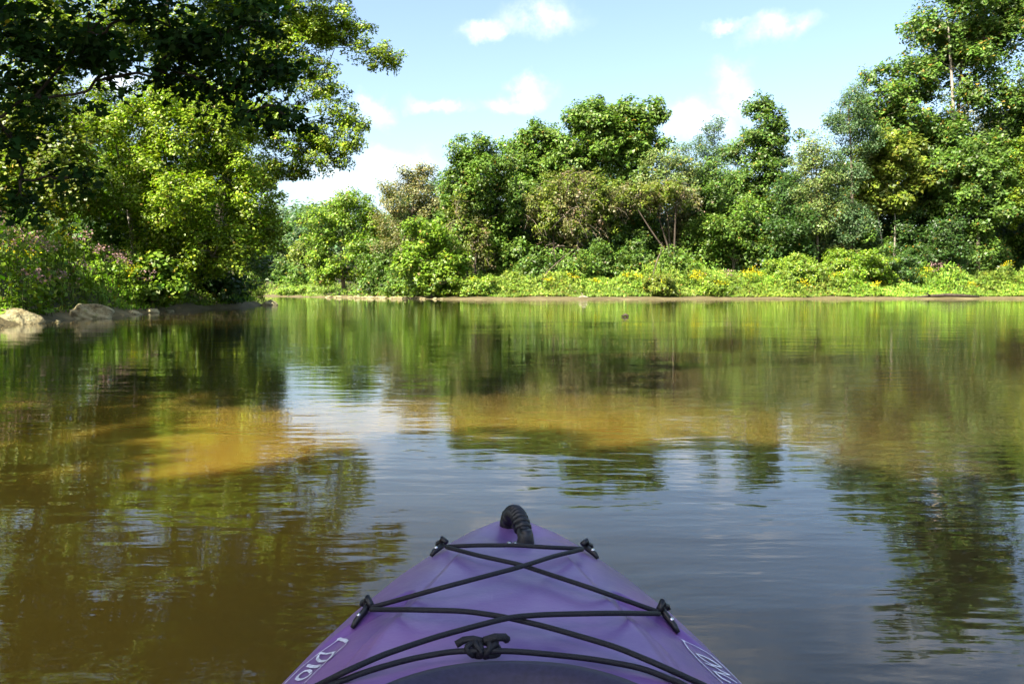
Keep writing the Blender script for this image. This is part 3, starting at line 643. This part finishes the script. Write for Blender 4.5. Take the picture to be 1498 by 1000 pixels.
# flowering plants: stems, leaves and a flower head
def flower_plant(name, label, base, h, spread, pal_leaf, colour, group, nst, fs):
    b = np.asarray(base, float)
    e = tag(empty(name, b), label, 'flowering plant', group)
    mb = MB(); lv = []
    for s in range(nst):
        top = b + np.array([rng.normal() * spread, rng.normal() * spread, h * rng.uniform(.75, 1.05)])
        pts = curve_pts(b + np.array([rng.normal() * .08, rng.normal() * .08, -.05]), top, 0, 6, .04)
        mb.tube(pts, np.linspace(.012, .006, 6), 4)
        n = 26
        t = rng.uniform(.1, .95, n)
        q = np.stack([np.interp(t, np.linspace(0, 1, 6), pts[:, i]) for i in range(3)], 1) + rng.normal(size=(n, 3)) * .06
        lv.append(leaf_arrays(q, rng.normal(size=(n, 3)) * .5 + np.array([0, 0, .7]), rng.uniform(.1, .2, n), tints(n, pal_leaf)))
        m_ = 20
        q = top + rng.normal(size=(m_, 3)) * np.array([fs, fs, fs * .6])
        c = np.array(colour)[None] * np.exp(rng.normal(size=(m_, 1)) * .2)
        fl = leaf_arrays(q, rng.normal(size=(m_, 3)) + np.array([0, 0, .6]), rng.uniform(.04, .075, m_) * (fs / .09), c)
        link('blossom', leaf_mesh('blossom', [fl], b), M_PETAL, e)
    link('stem', mb.mesh('stem', True, b), M_STEM, e)
    link('foliage', leaf_mesh('foliage', lv, b), M_HERB, e)
M_STEM = bark_material('green_stem', (.05, .07, .02), (.09, .11, .03))
PINK, GOLD = (.30, .185, .18), (.48, .40, .012)
# (photo pixel of the flower head, distance) on the near bank
for (px, py, Y, col) in [(4, 300, 17.5, PINK), (16, 325, 17.8, PINK), (28, 333, 18, PINK), (8, 345, 18, GOLD), (34, 355, 18.3, GOLD), (64, 348, 20, PINK), (78, 350, 20.3, PINK), (122, 336, 24, PINK), (92, 328, 22.5, GOLD), (104, 332, 23, GOLD),
                         (80, 302, 22, GOLD), (150, 362, 24.5, PINK), (166, 366, 24.8, PINK), (184, 374, 25.3, PINK), (176, 356, 26, PINK), (192, 392, 25, GOLD), (202, 398, 25.5, PINK), (63, 405, 19, PINK), (48, 382, 18.6, PINK), (118, 382, 22, PINK), (94, 398, 21, PINK)]:
    top = at(px, py, Y)
    z0 = gz(top[0], Y)
    h = max(.5, top[2] - z0)
    if h > 2.6: h = 2.6
    if col is PINK: flower_plant('joe_pye_weed', 'tall weed with dusty pink flower heads on the near bank', (top[0], Y, z0), h, .16, 'lime', PINK, 'pink flowering weeds of the near bank', 3, .11)
    else: flower_plant('goldenrod', 'goldenrod with yellow plumes among the near bank weeds', (top[0], Y, z0), h, .14, 'lime', GOLD, 'goldenrods of the near bank', 3, .09)
for (px, Y, h, n) in [(1020, 63, 1.7, 7), (1012, 63.2, 1.5, 5), (1100, 64.5, 1.9, 6), (1092, 64.2, 1.6, 4), (1112, 64.8, 1.7, 4), (930, 61.5, 1.6, 4), (915, 62, 1.7, 3), (800, 61.5, 1.3, 3), (835, 62, 1.4, 3), (712, 60.5, 1.2, 4), (692, 60.5, 1.3, 3), (1175, 61.2, 1.2, 3),
                      (1222, 65, 1.6, 3), (1340, 66.5, 1.7, 4), (1355, 66.8, 1.8, 3), (1470, 69, 2.3, 5), (970, 60.2, 1.3, 3), (1050, 60.6, 1.2, 3), (1420, 63, 1.2, 3), (1280, 62.5, 1.1, 3), (870, 61, 1.1, 3)]:
    x = (px - CX) / F_PX * Y
    flower_plant('goldenrod', 'goldenrod with yellow plumes on the bright far bank', (x, Y, gz(x, Y)), h, .22, 'grass', GOLD, 'goldenrods of the far bank', n, .16)
for (px, Y, h, n) in [(1375, 68, 2.2, 5), (1363, 67.8, 2.0, 4), (1068, 64.4, 1.7, 3), (1390, 68, 2.0, 3)]:
    x = (px - CX) / F_PX * Y
    flower_plant('joe_pye_weed', 'tall weed with dusty pink flower heads on the bright far bank', (x, Y, gz(x, Y)), h, .25, 'grass', PINK, 'pink flowering weeds of the far bank', n, .17)

# ------------------------------------------------------------------ rocks, logs
m, nt, out = mat('mossy_rock')
t = nd(nt, 'ShaderNodeTexCoord')
n1 = nd(nt, 'ShaderNodeTexNoise', {'Vector': t.outputs['Object'], 'Scale': 4.0, 'Detail': 9.0, 'Roughness': .65})
n2 = nd(nt, 'ShaderNodeTexNoise', {'Vector': t.outputs['Object'], 'Scale': 16.0, 'Detail': 6.0})
stone = ramp(nt, n1.outputs['Fac'], [(.32, (.06, .045, .02)), (.46, (.20, .165, .08)), (.58, (.33, .29, .16)), (.72, (.16, .17, .04))])
bp = nd(nt, 'ShaderNodeBump', {'Height': n2.outputs['Fac'], 'Strength': .8, 'Distance': .05})
p = nd(nt, 'ShaderNodeBsdfPrincipled', {'Base Color': stone, 'Roughness': .85, 'Normal': bp.outputs[0], 'Specular IOR Level': .25})
nt.links.new(p.outputs[0], out.inputs[0])
M_ROCK = m
def rock(label, loc, r, seed, group=None, n=26, tilt=0.0):
    g = np.random.default_rng(seed)
    u = np.linspace(0, 2 * math.pi, 2 * n, endpoint=False); v = np.linspace(0, math.pi, n)
    U, Vv = np.meshgrid(u, v, indexing='ij')
    D = np.stack([np.cos(U) * np.sin(Vv), np.sin(U) * np.sin(Vv), np.cos(Vv)], -1).reshape(-1, 3)
    rad = np.ones(len(D))
    for _ in range(11):                         # cleaved faces
        a = unit(g.normal(size=3)); c = g.uniform(.55, .85)
        rad = np.minimum(rad, np.where(D @ a > .05, c / np.maximum(D @ a, .05), 9))
    rad += .05 * np.sin(D @ g.normal(size=3) * 9 + 1) * np.sin(D @ g.normal(size=3) * 11) + .02 * np.sin(D @ g.normal(size=3) * 25)
    Vx = D * rad[:, None] * np.asarray(r)
    Vx[:, 2] += tilt * Vx[:, 0]
    nn = n
    F = [[i * nn + j, i * nn + j + 1, ((i + 1) % (2 * n)) * nn + j + 1, ((i + 1) % (2 * n)) * nn + j] for i in range(2 * n) for j in range(nn - 1)]
    o = link('rock', np_mesh('rock', Vx, np.array(F), np.full(len(F), 4), smooth=True), M_ROCK, None, loc)
    return tag(o, label, 'rock', group)
def water_pt(px, Y): return ((px - CX) / F_PX * Y, Y)
x, y = water_pt(128, 20.5); rock('pointed pale mossy rock standing at the water edge', (x, y, -.02), (.72, .6, .40), 21, tilt=.0)
x, y = water_pt(8, 17.3); rock('long pale mossy rock sloping into the water below pink flowers', (x, y, -.02), (.85, .75, .38), 34, tilt=-.12)
for k_, (px, Y, r) in enumerate([(196, 24, .2), (222, 25.5, .22), (246, 26.8, .16)]):
    x, y = water_pt(px, Y); rock('low flat stone on the shaded muddy edge of the near bank', (x, y, .02), (r * 1.5, r, r * .55), 50 + k_, 'low stones of the near bank', 12)
x, y = water_pt(85, 18.2); rock('small pale stone just breaking the surface near the rocks', (x, y, 0), (.09, .07, .06), 60, None, 12)
for k_, (px, Y, r) in enumerate([(396, 38.3, .32), (400, 38.0, .22), (391, 37.6, .25)]):
    x, y = water_pt(px, Y); rock('pale stone at the tip of the bushy point', (x, y, .05), (r * 1.3, r, r * .7), 70 + k_, 'stones at the tip of the point', 12)
for k_ in range(17):
    tt = k_ / 16
    px = 480 + 165 * tt + random.uniform(-4, 4)
    q = np.array([(-20 + (px - 480) / 165 * 14.6), 0]);
    # walk out along the ray to the water line of the far bank
    ys = np.linspace(50, 95, 300); xs = (px - CX) / F_PX * ys
    hit = np.argmax(~inside(np.stack([xs, ys], 1)))
    r = random.uniform(.1, .34)
    rock('pale stone on the rocky shore upstream of the sandy strip', (xs[hit], ys[hit] + random.uniform(-.3, .5), .04), (r * 1.5, r, r * .6), 90 + k_, 'stones of the rocky shore', 12)

mb = MB()
b = np.array([(853 - CX) / F_PX * 58.3, 58.3, .22]); b[2] = gz(b[0], b[1]) + .05
mb.tube(b + .6 * np.array([[-.55, 0, .0], [-.2, .05, .08], [.1, .02, .1], [.4, -.05, .03], [.6, -.1, .0]]), [.03, .04, .05, .035, .02], 8)
mb.tube(b + .6 * np.array([[.05, 0, .1], [-.1, .03, .35], [-.22, .05, .55]]), [.03, .02, .01], 6)
mb.tube(b + .6 * np.array([[-.2, .05, .08], [-.3, .0, .3]]), [.02, .008], 6)
o = link('driftwood', mb.mesh('driftwood', True, b), M_DRIFT, None, b); tag(o, 'pale forked driftwood lying on the sandy strip', 'driftwood')
mb = MB()
b = np.array([(1385 - CX) / F_PX * 62.3, 62.4, 0]); b[2] = gz(b[0], b[1]) + .08
mb.tube(b + np.array([[-2.4, -.2, -.05], [-1.2, .1, .03], [0, .0, .1], [1.3, .15, .06], [2.6, .1, -.02]]), [.06, .11, .14, .12, .05], 9)
mb.tube(b + np.array([[-1.2, .1, .03], [-1.7, -.3, .22], [-2.1, -.5, .2]]), [.06, .04, .02], 6)
o = link('fallen_log', mb.mesh('fallen_log', True, b), M_DARK, None, b); tag(o, 'dark fallen log lying along the sandy strip', 'log')
mb = MB()
b = np.array([(914 - CX) / F_PX * 21.8, 21.8, 0.])
mb.tube(b + np.array([[-.09, 0, -.03], [-.04, .01, .03], [.02, .0, .055], [.07, .0, .03], [.08, -.01, -.04]]), [.012, .03, .042, .04, .02], 8)
mb.tube(b + np.array([[-.03, .0, .02], [-.11, -.02, .035]]), [.015, .008], 6)
o = link('driftwood', mb.mesh('driftwood', True, b), M_DARK, None, b); tag(o, 'small dark stub of wood floating alone on open water', 'driftwood')
# bare branches leaning out of the far thickets
for (px, py, px2, py2, Y, lab) in [(800, 398, 840, 365, 62.5, 'pale bare branch poking out below the dry vine tangle'), (962, 378, 972, 364, 62, 'short pale bare branch beside the thin grey stem')]:
    a, c = at(px, py, Y), at(px2, py2, Y + .8)
    a[2] = max(a[2], gz(a[0], a[1]) - .05)
    mb = MB(); pts = curve_pts(a, c, .06, 7, .05); mb.tube(pts, np.linspace(.045, .015, 7), 6)
    mb.tube(curve_pts(pts[3], pts[3] + np.array([.1, 0, .8]), 0, 5), np.linspace(.025, .01, 5), 5)
    root = np.array([a[0] - .6, a[1] + .6, gz(a[0] - .6, a[1] + .6) - .1])
    mb.tube(curve_pts(root, a, .05, 5, .03), np.linspace(.055, .045, 5), 6)
    o = link('bare_branch', mb.mesh('bare_branch', True, root), M_BARK, None, root); tag(o, lab, 'branch')

# ------------------------------------------------------------------ kayak
YS = [-1.62, -1.5, -1.2, -.6, 0, .5, .92, 1.03, 1.12, 1.24, 1.34, 1.40, 1.43, 1.445]
HW = [.01, .10, .22, .34, .365, .345, .284, .256, .228, .178, .125, .083, .05, .012]
SH_Y = [-1.62, -1.2, 0, .9, 1.12, 1.34, 1.445]
SH_Z = [.30, .265, .245, .27, .285, .305, .318]
CR_Y = [-1.62, -1.3, -.6, .0, .75, .95, 1.12, 1.3, 1.4, 1.445]
CR_Z = [.0, .04, .06, .06, .085, .072, .055, .034, .018, .008]
def hw(y): return np.interp(y, YS, HW)
def sheer(y): return np.interp(y, SH_Y, SH_Z)
def sstep(a, b, x):
    t = np.clip((x - a) / (b - a), 0, 1); return t * t * (3 - 2 * t)
def deck_z(x, y):
    """height of the deck above water"""
    x, y = np.asarray(x, float), np.asarray(y, float)
    w = np.maximum(hw(y), .004)
    s = np.clip(abs(x) / w, 0, 1)
    pw = np.interp(y, [-1.6, .7, .9, 1.05, 1.27, 1.34, 1.5], [.2, .19, .165, .125, .074, .04, .02]) / w
    pw = np.clip(pw, .08, .75)
    side = np.clip((1 - s) / (1 - pw), 0, 1)
    g = np.where(s < pw, 1 - .06 * (s / pw) ** 2, .94 * (1 - (1 - side) ** 1.65))
    z = sheer(y) + np.interp(y, CR_Y, CR_Z) * g
    # raised centre panel with a soft step, and scooped side panels behind the rear hooks
    step = sstep(1.30, 1.22, y) * sstep(1.0, .93, s / pw)
    z = z + .0075 * step
    arch = 1.085 - .10 * np.clip((s - pw) / (1 - pw) - .12, 0, 1) - .5 * np.clip(.16 - (s - pw) / (1 - pw), 0, .2)
    scoop = sstep(0, .025, arch - y) * sstep(1.03, 1.10, s / pw) * sstep(1.0, .82, s) * sstep(.2, .6, y)
    z = z - .011 * scoop
    # well round the bow handle
    q = ((x - .006) / .042) ** 2 + ((y - 1.335) / .062) ** 2
    z = z - .014 * np.exp(-q * 1.2)
    return z
ny_, nx_ = 300, 121
# stations denser at the bow
yy = np.concatenate([np.linspace(-1.62, .6, 80, endpoint=False), np.linspace(.6, 1.445, 220)])
tt_ = np.sin(np.linspace(-1, 1, nx_) * math.pi / 2) * .5 + np.linspace(-1, 1, nx_) * .5
Yg, Tg = np.meshgrid(yy, tt_, indexing='ij')
Xg = Tg * hw(Yg)
Zg = deck_z(Xg, Yg)
CK_Y, CK_A, CK_B = .14, .245, .635           # cockpit ellipse: centre, half width, half length
def ck(x, y): return (abs(x) / CK_A) ** 2.4 + (abs(y - CK_Y) / CK_B) ** 2.4
F = grid_faces(len(yy), nx_)
Vd = np.stack([Xg, Yg, Zg], -1).reshape(-1, 3)
fc = Vd[F].mean(1)
F = F[ck(fc[:, 0], fc[:, 1]) > .98][:, ::-1]
m, nt, out = mat('purple_plastic')
t = nd(nt, 'ShaderNodeTexCoord')
mp = nd(nt, 'ShaderNodeMapping', {'Vector': t.outputs['Object'], 'Scale': (2.2, 1.3, 2)})
n1 = nd(nt, 'ShaderNodeTexNoise', {'Vector': mp.outputs[0], 'Scale': 1.6, 'Detail': 2.0, 'Distortion': .6})
n2 = nd(nt, 'ShaderNodeTexNoise', {'Vector': t.outputs['Object'], 'Scale': 160.0, 'Detail': 3.0})
n3 = nd(nt, 'ShaderNodeTexNoise', {'Vector': t.outputs['Object'], 'Scale': 14.0, 'Detail': 7.0, 'Roughness': .7})
colr = ramp(nt, n1.outputs['Fac'], [(.34, (.080, .056, .20)), (.5, (.132, .068, .25)), (.66, (.21, .090, .30))])
rgh = nd(nt, 'ShaderNodeMapRange', {'Value': n3.outputs['Fac'], 'From Min': .3, 'From Max': .7, 'To Min': .3, 'To Max': .48})
bp = nd(nt, 'ShaderNodeBump', {'Height': n2.outputs['Fac'], 'Strength': .12, 'Distance': .002})
# scuffs and dried mud specks
sm = nd(nt, 'ShaderNodeMapping', {'Vector': t.outputs['Object'], 'Scale': (90, 5, 20), 'Rotation': (0, 0, .5)})
sc = nd(nt, 'ShaderNodeTexNoise', {'Vector': sm.outputs[0], 'Scale': 1.0, 'Detail': 4.0, 'Roughness': .7})
sf = nd(nt, 'ShaderNodeMapRange', {'Value': sc.outputs['Fac'], 'From Min': .68, 'From Max': .78, 'To Max': .22})
c2 = nd(nt, 'ShaderNodeMix', {'Factor': sf.outputs[0], 'A': colr, 'B': (.34, .24, .45, 1)}, data_type='RGBA')
mn = nd(nt, 'ShaderNodeTexNoise', {'Vector': t.outputs['Object'], 'Scale': 55.0, 'Detail': 5.0, 'Roughness': .7})
mf = nd(nt, 'ShaderNodeMath', {0: mn.outputs['Fac'], 1: n3.outputs['Fac']}, operation='MULTIPLY')
mg = nd(nt, 'ShaderNodeMapRange', {'Value': mf.outputs[0], 'From Min': .36, 'From Max': .44, 'To Max': .5})
c3 = nd(nt, 'ShaderNodeMix', {'Factor': mg.outputs[0], 'A': c2.outputs['Result'], 'B': (.16, .12, .12, 1)}, data_type='RGBA')
p = nd(nt, 'ShaderNodeBsdfPrincipled', {'Base Color': c3.outputs['Result'], 'Roughness': rgh.outputs[0], 'Normal': bp.outputs[0], 'Specular IOR Level': .5, 'Sheen Weight': .08})
nt.links.new(p.outputs[0], out.inputs[0])
M_PURPLE = m
def plain(name, col, rough=.5, bump=0, scale=200, spec=.5, metal=0):
    m, nt, out = mat(name)
    t = nd(nt, 'ShaderNodeTexCoord')
    n = nd(nt, 'ShaderNodeTexNoise', {'Vector': t.outputs['Object'], 'Scale': scale, 'Detail': 4.0})
    c = ramp(nt, n.outputs['Fac'], [(.3, tuple(v * .7 for v in col)), (.7, tuple(min(1, v * 1.25) for v in col))])
    ins = {'Base Color': c, 'Roughness': rough, 'Specular IOR Level': spec, 'Metallic': metal}
    if bump:
        ins['Normal'] = nd(nt, 'ShaderNodeBump', {'Height': n.outputs['Fac'], 'Strength': bump, 'Distance': .002}).outputs[0]
    p = nd(nt, 'ShaderNodeBsdfPrincipled', ins)
    nt.links.new(p.outputs[0], out.inputs[0])
    return m
M_CORD = plain('bungee_cord', (.007, .007, .011), .6, .6, 500, .4)
M_RUBBER = plain('black_rubber', (.006, .006, .008), .38, .2, 300)
M_COAM = plain('cockpit_rim', (.022, .017, .045), .62, .3, 180)
M_STEEL = plain('screw_steel', (.7, .7, .7), .25, 0, 50, .5, 1)
M_PRINT = plain('white_print', (.72, .72, .80), .5, 0, 90)
M_SEAT = plain('seat_foam', (.02, .02, .025), .8, .3, 120)
kayak = tag(empty('kayak', (0, 0, 0)), 'purple plastic kayak with black bungee cords on its bow, floating on the river', 'kayak')
link('deck', np_mesh('deck', Vd, F, np.full(len(F), 4), smooth=True), M_PURPLE, kayak)
# hull below the gunwale: rolled edge, flared side, shallow keel
prof = [(1.0, 1.0), (1.012, .985), (1.016, .95), (1.008, .90), (.985, .7), (.93, .4), (.82, .1), (.6, -.22), (.3, -.36), (0, -.4)]
ring = prof + [(-a, b) for a, b in prof[-2::-1]]
hv = []
for y_ in yy:
    w, s = hw(y_), sheer(y_)
    end = sstep(1.445, 1.0, y_) * sstep(-1.62, -1.2, y_)
    for a, b in ring:
        zz = s * b if b > 0 else b * .26 * (.25 + .75 * end)
        back = (1 - max(b, -.4)) * .09 * np.clip((y_ - 1.0) / .445, 0, 1) - (1 - b) * .09 * np.clip((-y_ - 1.1) / .5, 0, 1)
        ww = w + (.0035 if abs(a) > 1.004 else 0) * (1 if a > 0 else 1)
        hv.append((a * w * (1 if b > .5 else .55 + .45 * end), y_ - back, zz))
F = grid_faces(len(yy), len(ring))
link('hull', np_mesh('hull', hv, F, np.full(len(F), 4), smooth=True), M_PURPLE, kayak)
# cockpit coaming: upstand and outward lip
th = np.linspace(0, 2 * math.pi, 121)
def ell(th, grow):
    c, s = np.cos(th), np.sin(th)
    return (CK_A + grow) * np.sign(c) * abs(c) ** (2 / 2.4), CK_Y + (CK_B + grow) * np.sign(s) * abs(s) ** (2 / 2.4)
cv = []
offs = [(-.026, -.10), (-.022, .000), (-.014, .014), (0, .019), (.014, .016), (.020, .008), (.018, -.002), (.02, -.02)]
for grow, dz in offs:
    ex, ey = ell(th, grow)
    bx0, by0 = ell(th, .02)
    cv.append(np.stack([ex, ey, deck_z(bx0, by0) + dz], -1))
cv = np.stack(cv, 1).reshape(-1, 3)
F = grid_faces(121, len(offs))
link('cockpit_rim', np_mesh('cockpit_rim', cv, F, np.full(len(F), 4), smooth=True), M_COAM, kayak)
# seat inside the cockpit
sv = []
for i, a in enumerate(np.linspace(-1, 1, 17)):
    for q_, (sy, sz) in enumerate([(.32, .10), (.15, .085), (-.1, .08), (-.2, .11), (-.27, .25), (-.31, .38)]):
        sv.append((a * .2, sy - .15, sz + .045 * a * a))
F = grid_faces(17, 6)
o = link('seat', np_mesh('seat', sv, F, np.full(len(F), 4), smooth=True), M_SEAT, kayak)
md = o.modifiers.new('thickness', 'SOLIDIFY'); md.thickness = .02

def on_deck(px, py, lift=0.0):
    """where the ray through a photograph pixel meets the deck"""
    d = pix_dir(px, py); z = .33
    for _ in range(60):
        t = (z - CAM_H) / d.z
        x, y = d.x * t, d.y * t
        z = .5 * z + .5 * (float(deck_z(x, min(y, 1.44))) + lift)
    return np.array([x, y, z])
def cord(pix, lift, r=.0032, name='bungee_cord', smooth=4):
    pts = np.array([on_deck(px, py, l) for (px, py), l in zip(pix, lift)])
    # resample smoothly
    t = np.linspace(0, 1, len(pts)); ts = np.linspace(0, 1, 60)
    q = np.stack([np.interp(ts, t, pts[:, i]) for i in range(3)], 1)
    for _ in range(smooth): q[1:-1] = .25 * q[:-2] + .5 * q[1:-1] + .25 * q[2:]
    for i in range(1, 59): q[i, 2] = max(q[i, 2], float(deck_z(q[i, 0], q[i, 1])) + r + .0005)
    mb = MB(); mb.tube(q, r, 10)
    return link(name, mb.mesh(name), M_CORD, kayak)
cord([(652, 799), (700, 797), (757, 797), (800, 800), (853, 802)], [.016, .016, .016, .016, .016])
cord([(654, 800), (700, 812), (760, 825), (860, 858), (962, 894)], [.016, .016, .014, .014, .016])
cord([(852, 803), (810, 813), (760, 829), (650, 858), (543, 888)], [.016, .018, .023, .018, .016])
cord([(543, 891), (600, 891), (680, 893), (735, 901), (800, 916), (900, 945), (960, 970), (1035, 1004), (1110, 1045)], [.016, .016, .016, .014, .014, .014, .013, .012, .010])
cord([(964, 897), (900, 896), (800, 898), (745, 902), (640, 930), (560, 957), (500, 984), (462, 1003), (385, 1045)], [.016, .016, .018, .023, .016, .015, .014, .012, .010])
cord([(405, 1050), (478, 1003), (540, 980), (600, 963), (660, 952), (705, 951), (760, 952), (860, 962), (940, 976), (1005, 1003), (1085, 1050)], [.008, .008, .008, .009, .012, .014, .012, .008, .006, .006, .006], .0031)
# the knot: turns of cord round the line, and two ends
kc = on_deck(708, 950, .012)
mb = MB()
for k_ in range(5):
    a = np.linspace(0, 2 * math.pi, 20)
    rr_ = .8 * (.0085, .0100, .0088, .0104, .0092)[k_]; sk_ = (.006, -.003, .007, .002, .008)[k_]
    mb.tube(np.stack([kc[0] - .012 + k_ * .0056 + .7 * sk_ * np.cos(a) + .003 * np.sin(2 * a + k_), kc[1] + rr_ * np.cos(a), kc[2] + rr_ * np.sin(a) * .9 + .001], -1), .0032, 8, cap=False)
mb.tube(kc + np.array([[-.03, .004, .004], [-.022, .006, .008], [-.012, .004, .010], [0, .002, .008]]), .0042, 8)
mb.tube(kc + np.array([[0, .0, .01], [.012, .002, .013], [.022, .004, .012], [.024, .008, .008]]), .0045, 8)
link('knot', mb.mesh('knot'), M_CORD, kayak)
# deck hooks: a moulded base with two horns
for (hx1, hy1, sgn) in [(650, 801, -1), (855, 804, 1), (541, 891, -1), (966, 897, 1)]:
    c = on_deck(hx1, hy1, .004)
    o_ = np.array([c[0] * 0 + sgn, 0, 0]); f_ = np.array([0, 1., 0])
    def S(dx, dy, dz):
        x_, y_ = c[0] + sgn * dx * .75, c[1] + dy * .75
        x_ = max(-hw(y_) * .97, min(hw(y_) * .97, x_))
        return np.array([x_, y_, float(deck_z(x_, y_)) + dz])
    mb = MB()
    mb.tube(np.array([S(.026, -.030, .003), S(.020, -.024, .007), S(.008, -.010, .009), S(.002, .002, .010), S(.008, .012, .012)]), [.003, .0045, .0048, .005, .0042], 9)
    mb.tube(np.array([S(.002, .0, .010), S(.010, .010, .016), S(.016, .016, .016), S(.018, .014, .012)]), [.0046, .0043, .0038, .003], 9)
    mb.tube(np.array([S(-.006, -.008, .012), S(.004, .000, .021), S(.008, .008, .012)]), .0044, 9)
    h_ = link('deck_hook', mb.mesh('deck_hook'), M_RUBBER, kayak)
    mb = MB(); q = S(.016, -.019, .0); mb.tube(np.array([q + [0, 0, .010], q + [0, 0, .0138]]), [.0034, .0028], 10)
    link('screw', mb.mesh('screw'), M_STEEL, h_)
# bow carry handle: arched ribbed grip on two mounts
A, B = on_deck(748, 777, 0), on_deck(769, 797, 0)
A = A + np.array([-.006, .024, 0]); A[2] = float(deck_z(A[0], A[1]))
top = .036
t = np.linspace(0, 1, 40)
ap = A + (B - A) * t[:, None]
hgt = top * np.sin(t * math.pi) ** .62
ap[:, 2] = ap[:, 2] + hgt
mb = MB(); mb.tube(ap, .0120, 12)
hd = link('carry_handle', mb.mesh('carry_handle'), M_RUBBER, kayak)
for i in range(6, 36, 3):
    seg = ap[max(i - 1, 0):i + 2]
    mb = MB(); mb.tube(seg, [.0135, .0155, .0135], 12)
    link('grip_rib', mb.mesh('grip_rib'), M_RUBBER, hd)
for q in (A, B):
    mb = MB()
    mb.tube(np.array([q + [-.002, 0, -.006], q + [0, 0, .006], q + [0, 0, .018], q + [0, 0, .026]]), [.014, .0145, .012, .010], 12)
    mt = link('handle_mount', mb.mesh('handle_mount'), M_RUBBER, hd)
for q, dx, dy in ((A, .012, -.010), (B, -.026, -.004), (B, -.016, .0)):
    x_, y_ = q[0] + dx, q[1] + dy
    z_ = float(deck_z(x_, y_))
    mb = MB(); mb.tube(np.array([[x_, y_, z_ - .002], [x_, y_, z_ + .004], [x_, y_, z_ + .006]]), [.0055, .005, .003], 12)
    link('screw', mb.mesh('screw'), M_STEEL, kayak)

# white lettering moulded flat on the deck sides
def print_line(pix, w, name, closed=False, close_w=None):
    if closed: pix = pix + [pix[0]]
    pts = np.array([on_deck(px, py, 0) for px, py in pix])
    n = max(60, 10 * len(pts))
    dd = np.concatenate([[0], np.cumsum(np.linalg.norm(np.diff(pts, axis=0), axis=1))]); ts = np.linspace(0, dd[-1], n)
    q = np.stack([np.interp(ts, dd, pts[:, i]) for i in range(3)], 1)
    ww = np.interp(ts, dd, np.broadcast_to(np.asarray(w, float), (len(pts),)))
    tg = unit(np.gradient(q, axis=0)); sd_ = unit(np.cross(tg, [0, 0, 1.]))
    L_, R_ = q + sd_ * ww[:, None] / 2, q - sd_ * ww[:, None] / 2
    for a in (L_, R_):
        lim = .965 * hw(a[:, 1]); a[:, 0] = np.clip(a[:, 0], -lim, lim)
        a[:, 2] = deck_z(a[:, 0], a[:, 1]) + .0020
    V = np.concatenate([L_, R_]); F = [[i, i + 1, n + i + 1, n + i] for i in range(n - 1)]
    return V, F
def letter(name, strokes):
    mb = MB()
    for pix, w in strokes:
        V, F = print_line(pix, w, name); mb.add(V, F)
    return link(name, mb.mesh(name, False), M_PRINT, kayak)
def z4(x, y): return (404 + x / 7.143, 860 + y / 7.143)
letter('logo_outline', [([z4(90, 1010), z4(250, 850), z4(450, 690), z4(640, 555)], .0016), ([z4(640, 555), z4(670, 540), z4(720, 556), z4(740, 572)], .005), ([z4(740, 572), z4(725, 600), z4(600, 710), z4(450, 850), z4(290, 1010)], .0016)])
letter('lettering', [([z4(455, 685), z4(612, 683)], .0036), ([z4(598, 690), z4(560, 745), z4(510, 775), z4(455, 775), z4(430, 750), z4(440, 715), z4(470, 690)], [.003, .004, .004, .004, .004, .003, .003])])
letter('lettering', [([z4(330, 818), z4(455, 828)], .0052), ([z4(335, 808), z4(332, 830)], .0025), ([z4(458, 812), z4(440, 838)], .0025)])
letter('lettering', [([z4(365, 890), z4(340, 870), z4(290, 880), z4(230, 925), z4(213, 955), z4(235, 970), z4(280, 962), z4(345, 925), z4(368, 895)], .0040)])
def z5(x, y): return (1000 + x / 12.5, 920 + y / 12.5)
letter('logo_outline', [([z5(0, 225), z5(200, 320), z5(400, 430), z5(500, 495), z5(700, 670), z5(900, 860), z5(1060, 1020)], .0020), ([z5(-10, 230), z5(90, 380), z5(300, 610), z5(500, 800), z5(720, 1010)], .0020), ([z5(-20, 215), z5(20, 255)], .004)])
letter('lettering', [([z5(235, 470), z5(330, 500), z5(450, 555), z5(560, 620), z5(660, 690), z5(690, 720)], .0042), ([z5(690, 720), z5(620, 700), z5(500, 660), z5(400, 600), z5(300, 530), z5(240, 475)], .0032)])
letter('lettering', [([z5(395, 640), z5(560, 700), z5(700, 790), z5(850, 860)], .0030), ([z5(850, 862), z5(700, 830), z5(560, 790)], .0022), ([z5(560, 785), z5(620, 850), z5(690, 910), z5(860, 1000)], .0042), ([z5(600, 800), z5(800, 890), z5(980, 1005)], .0026)])
